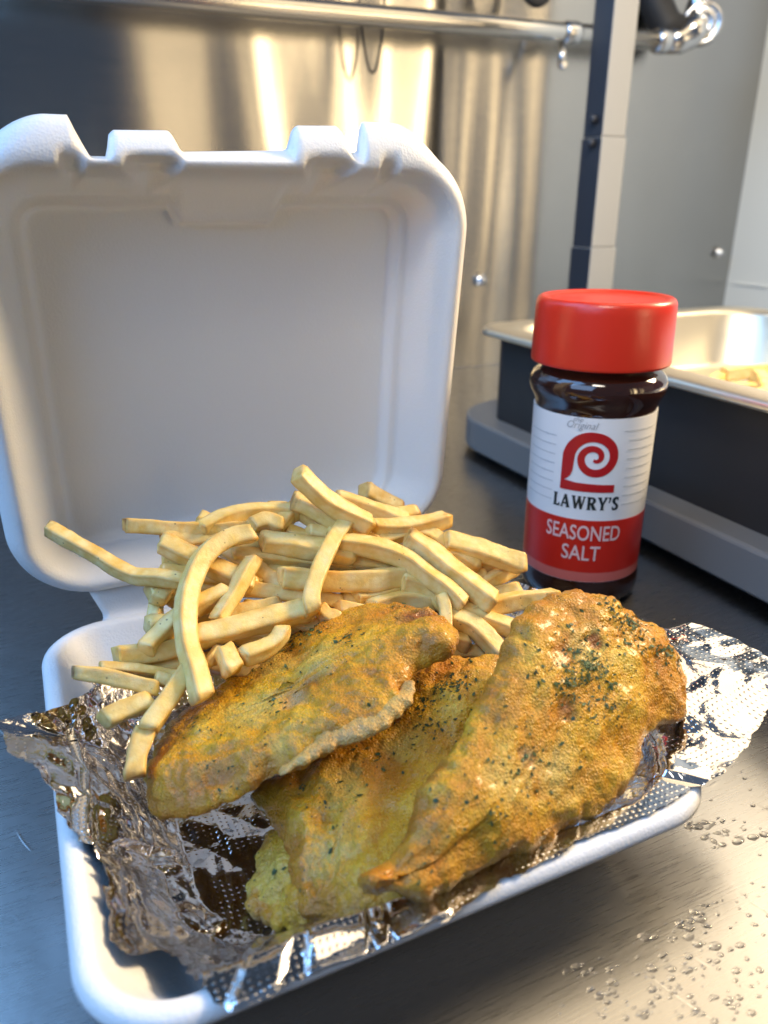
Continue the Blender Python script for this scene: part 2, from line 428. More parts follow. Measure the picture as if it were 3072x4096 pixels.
# ------------------------------------------------------------------ seasoning shaker
BX, BY = .2064, .0972
face = math.atan2(-.2487 - BY, -.0907 - BX) + .02
sh = empty('seasoning_shaker', (BX, BY, 0), 'dark seasoning shaker with red cap and red and white label, standing on the counter', 'shaker', face)
b = MB()
b.lathe([(.022, .0016), (.028, .0006), (.033, .0010), (.0355, .004), (.0362, .009), (.0358, .014), (.0348, .017), (.0345, .06), (.0343, .114), (.0345, .117),
         (.0350, .1195), (.0366, .1225), (.0382, .1260), (.0386, .1290), (.0382, .1325), (.0368, .1350), (.0345, .1370), (.0322, .1390), (.0322, .145), (.02, .146)], 96)
b.build('bottle', GLASS, sh)
c = MB()
c.lathe([(.030, .1412), (.0380, .1412), (.0386, .1418), (.0387, .1430), (.0381, .1700), (.0378, .1738), (.0370, .1758), (.0355, .1768), (.0335, .1768), (.0325, .1760), (.0310, .1752), (.012, .1752), (.001, .1752)], 96)
c.build('cap', RED_CAP, sh)
LR = .0352
def band(name, z0, z1, r, m, a0=-math.pi, a1=math.pi, n=96):
    mb = MB(); V = []; F = []
    for i in range(n + 1):
        a = a0 + (a1 - a0) * i / n
        for rr, z in ((r - .0006, z0), (r, z0), (r, z1), (r - .0006, z1)): V.append((rr * math.cos(a), rr * math.sin(a), z))
    for i in range(n):
        for k in range(3): F.append((i * 4 + k, (i + 1) * 4 + k, (i + 1) * 4 + k + 1, i * 4 + k + 1))
    return mb.add(V, F).build(name, m, sh, sharp=14)
band('label_paper', .0170, .1158, LR - .0001, PAPER)
red = band('label_red_band', .0232, .0562, LR, LRED)
band('label_pink_band', .0172, .0232, LR, LPINK)
def slice_x(V2, F, step=.0012):
    bm = bmesh.new(); vs = [bm.verts.new((x, y, 0)) for x, y in V2]
    for f in F:
        if len(set(f)) == len(f):
            try: bm.faces.new([vs[i] for i in f])
            except ValueError: pass
    xs_ = [q[0] for q in V2]; k = math.floor(min(xs_) / step) + 1
    while k * step < max(xs_):
        bmesh.ops.bisect_plane(bm, geom=bm.verts[:] + bm.edges[:] + bm.faces[:], dist=1e-7, plane_co=(k * step, 0, 0), plane_no=(1, 0, 0)); k += 1
    bm.verts.index_update(); out = [(v.co.x, v.co.y) for v in bm.verts], [tuple(v.index for v in f.verts) for f in bm.faces]
    bm.free(); return out
def on_label(name, V2, F, m, z0, r=LR + .00025, parent=None):
    """flat print, x along the label, y up, laid round the bottle"""
    V = []
    V2, F = slice_x(V2, F)
    for x, y in V2:
        a = x / r; V.append((r * math.cos(a), r * math.sin(a), z0 + y))
    return mesh_obj(name, V, F, m, parent or sh, smooth=False)
def poly_fill(loops):
    loops = [[Vector((x, y, 0)) for x, y in l] for l in loops]
    return [(p.x, p.y) for l in loops for p in l], tessellate_polygon(loops)
def text(name, s, m, z0, height, width, bold=0, shear=0, x0=0):
    cu = bpy.data.curves.new(name, 'FONT'); cu.body = s; cu.align_x = 'CENTER'; cu.offset = bold; cu.shear = shear
    cu.resolution_u = 4
    t = bpy.data.objects.new(name, cu); col.objects.link(t)
    me = bpy.data.meshes.new_from_object(t.evaluated_get(bpy.context.evaluated_depsgraph_get()))
    col.objects.unlink(t); bpy.data.objects.remove(t)
    V = np.array([v.co[:2] for v in me.vertices]); F = [tuple(p.vertices) for p in me.polygons]
    bpy.data.meshes.remove(me)
    lo, hi = V.min(0), V.max(0)
    V = (V - [(lo[0] + hi[0]) / 2, lo[1]]) / (hi - lo) * [width, height]
    return on_label(name, V + [x0, 0], F, m, z0)
# pale ruled lines either side of the emblem
for k in range(9):
    z = .0655 + .0054 * k
    for sgn in (-1, 1):
        a = .0205 if z < .105 else .017
        if sgn < 0 and z > .1075: continue
        V2 = []; n = 14
        for i in range(n + 1):
            x = sgn * (a + (.044 - a) * i / n); V2 += [(x, 0), (x, .00042)]
        on_label('ruled_line', V2, [(2 * i, 2 * i + 2, 2 * i + 3, 2 * i + 1) for i in range(n)], INK_LINE, z)
# emblem: a bold L whose stem curls into a spiral
def emblem():
    s = .0305
    C = (.60, .66)
    spine = []   # centre line, half width
    th = np.linspace(180, -470, 110)
    key = [180, 90, 0, -90, -180, -270, -360, -470]
    rk = [.47, .385, .345, .290, .235, .165, .115, .040]
    wk = [.115, .088, .080, .074, .068, .058, .050, .030]
    for t in th:
        r = np.interp(-t, [-k for k in key], rk); w = np.interp(-t, [-k for k in key], wk)
        spine.append((C[0] + r * math.cos(R(t)), C[1] + r * math.sin(R(t)), r, w, t))
    outer = [(C[0] + (r + w) * math.cos(R(t)), C[1] + (r + w) * math.sin(R(t))) for x, y, r, w, t in spine]
    inner = [(C[0] + (r - w) * math.cos(R(t)), C[1] + (r - w) * math.sin(R(t))) for x, y, r, w, t in spine]
    V = []; F = []
    for a, bq in zip(outer, inner): V += [a, bq]
    F += [(2 * i, 2 * i + 2, 2 * i + 3, 2 * i + 1) for i in range(len(spine) - 1)]
    lo, li = outer[0], inner[0]
    stem = [lo, li, (li[0] - .015, .40), (li[0] - .045, .30), (li[0] - .10, .235), (lo[0] + .075, .190), (lo[0] + .30, .165), (1.02, .150), (1.02, 0), (lo[0], 0)]
    v2, f2 = poly_fill([stem]); n = len(V); V += v2; F += [tuple(i + n for i in f) for f in f2]
    return [((x - .53) * s, y * s) for x, y in V], F
V2, F2 = emblem(); on_label('emblem', V2, F2, LOGO_RED, .0735)
# the maker's name in heavy flared capitals
GL = {
 'L': (.66, [[(0, 0), (.64, 0), (.66, .26), (.58, .26), (.50, .12), (.34, .12), (.34, .88), (.44, 1), (0, 1), (.09, .88), (.09, .12)]]),
 'A': (.92, [[(0, 0), (.30, 0), (.22, .10), (.27, .24), (.56, .24), (.60, .10), (.52, 0), (.95, 0), (.86, .10), (.56, 1), (.36, 1), (.09, .10)], [(.32, .37), (.42, .66), (.51, .37)]]),
 'W': (1.30, [[(0, 1), (.40, 1), (.33, .88), (.46, .38), (.60, .88), (.55, 1), (.90, 1), (.83, .88), (.95, .40), (1.06, .88), (1.0, 1), (1.30, 1), (1.20, .88), (.98, 0), (.80, 0), (.66, .50), (.50, 0), (.32, 0), (.09, .88)]]),
 'R': (.86, [[(0, 0), (.42, 0), (.34, .10), (.34, .42), (.56, 0), (.92, 0), (.62, .46), (.78, .60), (.80, .78), (.70, .93), (.50, 1), (0, 1), (.09, .88), (.09, .10)], [(.34, .56), (.34, .86), (.48, .86), (.55, .72), (.48, .56)]]),
 'Y': (.92, [[(.28, 0), (.68, 0), (.60, .10), (.60, .42), (.84, .88), (.94, 1), (.60, 1), (.66, .90), (.50, .58), (.36, .90), (.42, 1), (0, 1), (.10, .88), (.35, .42), (.35, .10)]]),
 "'": (.28, [[(.05, .55), (.14, .55), (.26, .88), (.22, 1), (.06, 1), (.02, .9), (.10, .84)]]),
 'S': (.68, [[(.04, .05), (.22, -.02), (.46, 0), (.62, .12), (.66, .30), (.56, .46), (.34, .60), (.30, .74), (.40, .86), (.52, .78), (.60, .70), (.62, .96), (.44, 1.02), (.22, 1.0), (.06, .86), (.04, .66), (.16, .50), (.36, .38), (.40, .24), (.30, .12), (.16, .20), (.06, .32)]]),
}
V = []; F = []; x = 0
for ch in "LAWRY'S":
    w, loops = GL[ch]; v2, f2 = poly_fill(loops); n = len(V)
    V += [(a + x, q) for a, q in v2]; F += [tuple(i + n for i in f) for f in f2]; x += w + .05
sx = .0385 / x
on_label('maker_lettering', [((a - x / 2) * sx, q * .0079) for a, q in V], F, INK, .0628)
text('product_lettering', 'SEASONED', INK_PINK, .0436, .0094, .0440, .010)
text('product_lettering', 'SALT', INK_PINK, .0310, .0094, .0220, .010)
text('script_lettering', 'Original', INK_GREY, .1085, .0052, .0175, -.005, .35, -.006)
text('script_lettering', 'the', INK_GREY, .1136, .0026, .0055, -.005, .35, -.0085)

# ------------------------------------------------------------------ foam container
box = empty('foam_container', (0, 0, 0), 'open white foam takeaway container holding fish, chips and foil', 'container')
NC, NS = 26, 150
def tray(name, prof, hx, hy, r, to3, mod=None, parent=None, thick=.002):
    rg = []
    last = prof[-1][0]
    prof = prof + [(last + (min(hx, hy) * .96 - last) * k / 6, prof[-1][1]) for k in range(1, 7)]
    for e, d in prof:
        ring = rrect(hx - e, hy - e, max(r - e, .004 if e < hx * .5 else .0005), 0, 0, NC, NS)
        out = []
        for (u, w) in ring:
            dd = d
            if mod: u, w, dd = mod(u, w, dd, e)
            out.append(to3(u, w, dd))
        rg.append(out)
    mb = MB(); mb.rings(rg, False, True)
    o = mb.build(name, FOAM, parent)
    s = o.modifiers.new('wall', 'SOLIDIFY'); s.thickness = thick; s.offset = -1
    return o
# base tray
base_prof = [(0, .0335), (.0002, .0350), (.0009, .0367), (.0020, .0376), (.0036, .0380), (.0056, .0379), (.0068, .0374), (.0077, .0365), (.0090, .0348), (.0120, .0304), (.0200, .0188), (.0265, .0094), (.0290, .0062), (.0315, .0043), (.035, .0036)]
def base_to3(u, w, d): return (u + .001, w - .004, d + .0003 * noise.noise(Vector((u * 20, w * 20, 1))))
tray('base_tray', base_prof, .1068, .1080, .029, base_to3, None, box, .0014)
# lid, standing open on the hinge and leaning a little over the food
lean = R(7); HO = Vector((0, .1035, .040)); LW = Vector((0, -math.sin(lean), math.cos(lean))); LD = Vector((0, math.cos(lean), math.sin(lean)))
LH = .1000; LC = .1085
def lid_to3(u, w, d): return HO + Vector((u, 0, 0)) + LW * (w + LC) + LD * (d + .0004 * noise.noise(Vector((u * 18, w * 18, 4))))
TOPW = [(-.20, .2150), (-.0625, .2150), (-.0605, .2100), (-.0556, .1995), (-.0535, .1980), (-.0520, .1985), (-.0503, .2005), (-.0490, .2085), (-.0470, .2105), (-.0262, .2110), (-.0245, .2090), (-.0225, .2045), (-.021, .2036),
        (.0205, .2050), (.0220, .2058), (.0240, .2125), (.0262, .2145), (.0440, .2150), (.0465, .2130), (.0490, .2060), (.0505, .2048), (.0535, .2050), (.0542, .2080), (.0548, .2165), (.057, .2170), (.20, .2160)]
TU = [a for a, _ in TOPW]; TW = [q for _, q in TOPW]
def lid_mod(u, w, d, e):
    W = w + LC
    if W > .17:
        side = 1 - sstep(.070, .095, abs(u))
        if e < .0076:
            ridge = LC + LH - .0076
            f = (.0076 - e) / .0076
            W = W * (1 - side) + side * (ridge + f * max(.0004, np.interp(u, TU, TW) - ridge))
        # pyramid dents under the tabs, smaller nicks beside the slots
        for u0, hw, dep in ((-.0365, .0115, .0125), (.0365, .0125, .0125), (-.066, .005, .007), (.0635, .005, .007)):
            a = max(0, 1 - abs(u - u0 - .002) / hw)
            if a > 0 and e < .024:
                wgt = max(0, 1 - abs(e - .0095) / (.0035 if e < .0095 else .0125 * a + .001))
                d += dep * min(1, a * 1.6) * wgt
        if e > .016:
            j = 1 - sstep(.0195, .0255, abs(u))
            W -= j * .0070 * sstep(.016, .0235, e) * (1 - sstep(.045, .075, e))
    elif W < .06: W -= .0125 * sstep(.0115, .030, e) * (1 - sstep(.045, .085, e)) * (1 - sstep(.03, .06, W))
    return u, W - LC, d
lid_prof = [(0, .0110), (.0007, .0080), (.0022, .0050), (.0042, .0022), (.0060, .0007), (.0076, 0), (.0090, .0003), (.0104, .0014), (.0118, .0034), (.0135, .0068), (.0165, .0135), (.0195, .0200), (.0222, .0250), (.0234, .0264), (.0246, .0268), (.0272, .0270),
            (.0280, .0276), (.0290, .0305), (.0300, .0332), (.0312, .0340), (.033, .0341)]
lid_prof = [(e if e < .0118 else .0118 + (e - .0118) * .93, d) for e, d in lid_prof]
tray('lid', lid_prof, .1115, LH, .037, lid_to3, lid_mod, box, .0022)
hg = MB(); V = []; F = []
hp = [(.0985, .0335), (.1010, .0352), (.1030, .0362), (.1050, .0375), (.1062, .0398), (.1066, .0425), (.1070, .047), (.1085, .052)]
n = 40
for i in range(n + 1):
    x = -.081 + .162 * i / n; k = abs(x) / .081
    for j, (y, z) in enumerate(hp):
        V.append((x * (1 - .06 * math.sin(math.pi * j / 7)), y + .001 * noise.noise(Vector((x * 30, 0, 0))), z))
F = [(i * 8 + j, (i + 1) * 8 + j, (i + 1) * 8 + j + 1, i * 8 + j + 1) for i in range(n) for j in range(7)]
ho = hg.add(V, F).build('hinge', FOAM, box); s = ho.modifiers.new('w', 'SOLIDIFY'); s.thickness = .0024; s.offset = 0

# ------------------------------------------------------------------ foil liner
FB = catmull([[-0.0849,0.0281,0.047],[-0.096,0.021,0.05],[-0.1087,0.0147,0.053],[-0.1195,0.0158,0.052],[-0.1217,0.0174,0.05],[-0.1166,0.0082,0.052],[-0.1155,0.0008,0.052],[-0.1102,-0.0119,0.049],[-0.103,-0.0252,0.045],[-0.0951,-0.0415,0.041],[-0.093,-0.0453,0.0306],[-0.093,-0.0573,0.0306],[-0.0924,-0.068,0.0298],[-0.0911,-0.0768,0.028],[-0.0866,-0.0806,0.0214],[-0.0781,-0.0797,0.0094],[-0.0703,-0.1093,0.038],[-0.0619,-0.1132,0.038],[-0.0522,-0.1115,0.033],[-0.0459,-0.1121,0.034],[-0.0367,-0.1124,0.034],[-0.0241,-0.1122,0.034],[-0.0129,-0.1128,0.0355],[-0.0083,-0.1129,0.0365],[-0.0004,-0.1091,0.0385],[0.0077,-0.1087,0.0385],[0.0164,-0.1078,0.0385],[0.0322,-0.107,0.0385],[0.0403,-0.1056,0.0385],[0.0587,-0.1057,0.0385],[0.0766,-0.1054,0.0385],[0.0895,-0.1036,0.039],[0.1009,-0.1044,0.042],[0.1168,-0.0993,0.045],[0.1289,-0.0947,0.05],[0.1441,-0.0889,0.056],[0.152,-0.084,0.058],[0.1561,-0.0714,0.058],[0.1551,-0.0561,0.057],[0.1503,-0.043,0.057],[0.1415,-0.0403,0.055],[0.128,-0.02,0.048],[0.122,0.004,0.0535],[0.1115,0.016,0.0535],[0.109,0.03,0.0515],[0.098,0.05,0.044],[0.06,0.066,0.034],[0,0.07,0.03],[-0.05,0.066,0.032],[-0.083,0.05,0.041]], 560, True)
def inset_hit(dx, dy, c0, inset, r=.03):
    hx, hy = .1058 - inset, .1075 - inset
    best = None; lo, hi = 0, .3
    def inside(t):
        x = abs(c0[0] + dx * t - .001); y = abs(c0[1] + dy * t + .004)
        qx, qy = x - (hx - r), y - (hy - r)
        return math.hypot(max(qx, 0), max(qy, 0)) + min(max(qx, qy), 0) - r < 0
    for _ in range(30):
        m = (lo + hi) / 2
        if inside(m): lo = m
        else: hi = m
    return lo
def lattice(x, y, seed):
    """piecewise flat crumple: heights on a jittered triangle lattice"""
    i, j = math.floor(x), math.floor(y); fx, fy = x - i, y - j
    h = lambda a, b: noise.cell(Vector((a * 1.37 + seed * 11.1 + .5, b * 1.71 + seed * 5.3 + .5, seed * 3.7 + .5)))
    if fx + fy < 1: return h(i, j) * (1 - fx - fy) + h(i + 1, j) * fx + h(i, j + 1) * fy
    return h(i + 1, j + 1) * (fx + fy - 1) + h(i + 1, j) * (1 - fy) + h(i, j + 1) * (1 - fx)
def crumple(x, y):
    wx = noise.noise(Vector((x * 28, y * 28, 9))) * .005; wy = noise.noise(Vector((x * 28, y * 28, 23))) * .005
    x += wx; y += wy
    c, s_ = .8, .6
    return (lattice((c * x + s_ * y) / .029, (c * y - s_ * x) / .024, 1) - .0) * 1.0 + (lattice(x / .0125, y / .0145, 2)) * .4 + lattice((x - y) / .0052, (x + y) / .006, 3) * .12
c0 = (.0, -.012)
MR = 170
V = []; sheet = []
for i, Bp in enumerate(FB):
    bx, by, bz = Bp
    jag = .0016 * noise.noise(Vector((i * .26, 0, 0))) + .001 * noise.noise(Vector((i * .8, 5, 0)))
    dx, dy = bx - c0[0], by - c0[1]; rb = math.hypot(dx, dy); dx /= rb; dy /= rb; rb += jag
    tf = inset_hit(dx, dy, c0, .036); tr = inset_hit(dx, dy, c0, .0115); to = inset_hit(dx, dy, c0, -.0005)
    path = [(0, .0062), (tf * .96, .0066)]
    if rb < tr + .004:
        path += [((tf + rb) / 2 + .004, (bz + .006) / 2 - .003), (rb, bz)]
    elif rb < to:
        path += [(tr, .0355), (rb, max(bz, .0400))]
    else:
        path += [(tr, .0360), (tr + .004, .0412), (to, max(.0412, .5 * (.041 + bz))), (rb, bz)]
    pr = np.array(path); Ls = np.concatenate([[0], np.cumsum(np.hypot(*np.diff(pr, axis=0).T))])
    for k in range(MR):
        t = (k / (MR - 1)) ** .85; s_ = t * Ls[-1]
        rr = np.interp(s_, Ls, pr[:, 0]); z = np.interp(s_, Ls, pr[:, 1])
        X, Y = c0[0] + dx * rr, c0[1] + dy * rr
        su, sv = dx * s_, dy * s_
        h = crumple(su, sv) - .8 * sstep(tf * .8, tf * 1.15, rr)
        amp = .0042 * sstep(0, .02, s_)
        if rr > tr - .002 and rb > tr: amp *= .8
        sl = sstep(tf * .9, tf * 1.05, rr)
        X -= dx * h * amp * .8 * sl; Y -= dy * h * amp * .8 * sl
        z += h * amp * (.75 if sl < .5 else .6) + (.0012 if rb > to and rr > tr else 0)
        if tf * .8 < rr < tr: z += .0024 * sstep(tf * .8, tf * 1.1, rr)
        if rr <= tr: z = max(z, .0046, .0046 + (rr - tf) / max(1e-4, tr - tf) * .032 if rr > tf else 0)
        elif rr < to + .004: z = max(z, .0392)
        V.append((X, Y, z)); sheet.append((su, sv, 0))
N = len(FB)
F = [(i * MR + k, i * MR + k + 1, ((i + 1) % N) * MR + k + 1, ((i + 1) % N) * MR + k) for i in range(N) for k in range(MR - 1)]
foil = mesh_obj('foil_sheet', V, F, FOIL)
at = foil.data.attributes.new('sheet', 'FLOAT_VECTOR', 'POINT'); at.data.foreach_set('vector', np.array(sheet, dtype=np.float32).ravel())
tag(foil, 'crumpled dimpled aluminium foil sheet lining the foam container and spilling over its rim', 'foil')

# ------------------------------------------------------------------ fried fish fillets
TINT = {'crust': (.40, .135, .008), 'rust': (.17, .022, .006), 'gold': (.55, .21, .012), 'orange': (.58, .20, .018), 'pale': (.66, .50, .11), 'hole': (.60, .42, .20), 'cream': (.62, .44, .18)}
def fillet(name, d, thick, seed, frill=.0016):
    n = Vector(d['n']).normalized()
    out = catmull(d['out'], 260, True); sp = catmull(d['spine'], 60)
    ctr = out.mean(0); nn = np.array(n)
    for i in range(len(out)):
        ra = out[i] - ctr; ra /= np.linalg.norm(ra)
        out[i] += ra * (frill * noise.noise(Vector(out[i] * 160)) + frill * .6 * noise.noise(Vector(out[i] * 420)))
    sp = catmull(d['spine'], 400)
    par = np.array([float(np.argmin(((sp - q) ** 2).sum(1))) for q in out])
    for _ in range(40): par = (np.roll(par, 1) + par * 2 + np.roll(par, -1)) / 4
    near = np.stack([np.interp(par, np.arange(400), sp[:, k]) for k in range(3)], 1)
    wid = np.linalg.norm(out - near, axis=1)
    rings = []
    M_ = 46
    for side in (1, -1):
        ts = np.linspace(0, 1, M_) ** 1.25 * .965
        if side < 0: ts = ts[1::3]
        rr = []
        for t in ts:
            ring = []
            for q, s_, w in zip(out, near, wid):
                p = q + (s_ - q) * t
                T = thick * min(1, .35 + w / .026)
                h = T * math.sqrt(max(0, 1 - (1 - t) ** 2.2)) * (1 if side > 0 else -.4)
                ring.append(p + nn * (h - .35 * thick))
            rr.append(ring)
        rings.append(rr)
    allr = rings[1][::-1] + rings[0]
    mb = MB(); mb.rings(allr)
    V = [Vector(v) for v in mb.V]
    me = bpy.data.meshes.new(name); me.from_pydata(V, [], mb.F)
    bm = bmesh.new(); bm.from_mesh(me); bmesh.ops.remove_doubles(bm, verts=bm.verts, dist=.00012)
    bmesh.ops.triangulate(bm, faces=[f for f in bm.faces if len(f.verts) > 4], ngon_method='EAR_CLIP')
    top = [v for v in bm.verts if (v.co - Vector(ctr)).dot(n) > thick * .46]
    for _ in range(14): bmesh.ops.smooth_vert(bm, verts=top, factor=.5, use_axis_x=True, use_axis_y=True, use_axis_z=True)
    bmesh.ops.recalc_face_normals(bm, faces=bm.faces); bm.normal_update()
    ctrv = Vector(ctr); kd = KDTree(len(out))
    for i, q in enumerate(out): kd.insert(Vector(q) - n * (Vector(q) - ctrv).dot(n), i)
    kd.balance()
    lay = bm.verts.layers.float_color.new('tint')
    hl = bm.verts.layers.float.new('height')
    nrm = [v.normal.copy() for v in bm.verts]; pos = [v.co.copy() for v in bm.verts]
    ax = Vector(d['spine'][-1]) - Vector(d['spine'][0]); ax.normalize()
    for v, nr, co in zip(bm.verts, nrm, pos):
        across = co - ax * co.dot(ax) * .45
        h = .0030 * fbm(across, 45, 2, seed) + .0011 * fbm(co, 115, 2, seed + 3) + .00055 * fbm(co, 420, 2, seed + 5) + .0009 * max(0, .45 - noise.voronoi(co * 150 + Vector((seed, 0, 0)))[0][0]) + .0006 * max(0, .45 - noise.voronoi(co * 300)[0][0])
        # shallow wrinkles across the fillet
        h -= .0006 * max(0, .32 - abs(noise.noise(across * 75 + Vector((seed, 2, 3))))) / .32
        c = [0, 0, 0, 0]
        for q, r, kind in d['spots']:
            dq = co - Vector(q); dq -= n * dq.dot(n)
            k = dq.length * (1 + .45 * noise.noise(co * 210)) / r
            wgt = max(0, 1 - k) ** .7 * (.95 if kind in ('rust', 'hole') else .75)
            if kind in ('rust', 'hole') and wgt > 0: h -= .0018 * wgt
            if wgt > c[3]: c = [*TINT[kind], wgt]
        de = kd.find(co - n * (co - ctrv).dot(n))[2]
        we = max(0, 1 - de / .011) * min(1, max(0, .45 + 1.1 * fbm(co, 110, 2, seed + 8)))
        if we > c[3]: c = [*TINT['crust'], we * .85]
        v[lay] = c; v[hl] = h
        v.co = co + nr * h
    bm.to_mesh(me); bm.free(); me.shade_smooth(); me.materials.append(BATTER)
    o = bpy.data.objects.new(name, me); col.objects.link(o)
    # parsley flakes lying on the batter
    bvh = BVHTree.FromPolygons([v.co for v in me.vertices], [tuple(p.vertices) for p in me.polygons])
    rnd = random.Random(seed); fl = MB()
    ex = n.orthogonal().normalized(); ey = n.cross(ex)
    for q, r, k in d['clusters']:
        for _ in range(int(k * 1.5)):
            a = rnd.uniform(0, 6.28); g = abs(rnd.gauss(0, .55)) * r
            p0 = Vector(q) + ex * g * math.cos(a) + ey * g * math.sin(a) + n * .04
            hit, hn, _i, _d = bvh.ray_cast(p0, -n)
            if hit is None or hn.dot(n) < .2: continue
            L_ = rnd.choice([.0004, .0006, .0007, .0009, .0011, .0014, .0020]) * rnd.uniform(.8, 1.2); W_ = L_ * rnd.uniform(.35, .75)
            t1 = hn.orthogonal().normalized(); t1 = Matrix.Rotation(rnd.uniform(0, 6.28), 3, hn) @ t1; t2 = hn.cross(t1)
            tilt = rnd.uniform(-.35, .35); t2 = (t2 + hn * tilt).normalized()
            c_ = hit + hn * .00025; bend = hn * L_ * rnd.uniform(-.05, .25); th = hn * .00008
            pts = [c_ - t1 * L_ * .5 + bend, c_ - t1 * L_ * .1 - t2 * W_ * .5, c_ + t1 * L_ * .35 - t2 * W_ * rnd.uniform(.2, .5), c_ + t1 * L_ * .55 + bend, c_ + t1 * L_ * .2 + t2 * W_ * .5, c_ - t1 * L_ * .25 + t2 * W_ * rnd.uniform(.3, .5)]
            m_ = len(pts); V_ = pts + [q_ + th for q_ in pts]
            fl.add(V_, [tuple(range(m_))[::-1], tuple(range(m_, 2 * m_))] + [(i, (i + 1) % m_, m_ + (i + 1) % m_, m_ + i) for i in range(m_)])
    fl.build('parsley_flakes', PARSLEY, o, smooth=False, kind='stuff')
    return o
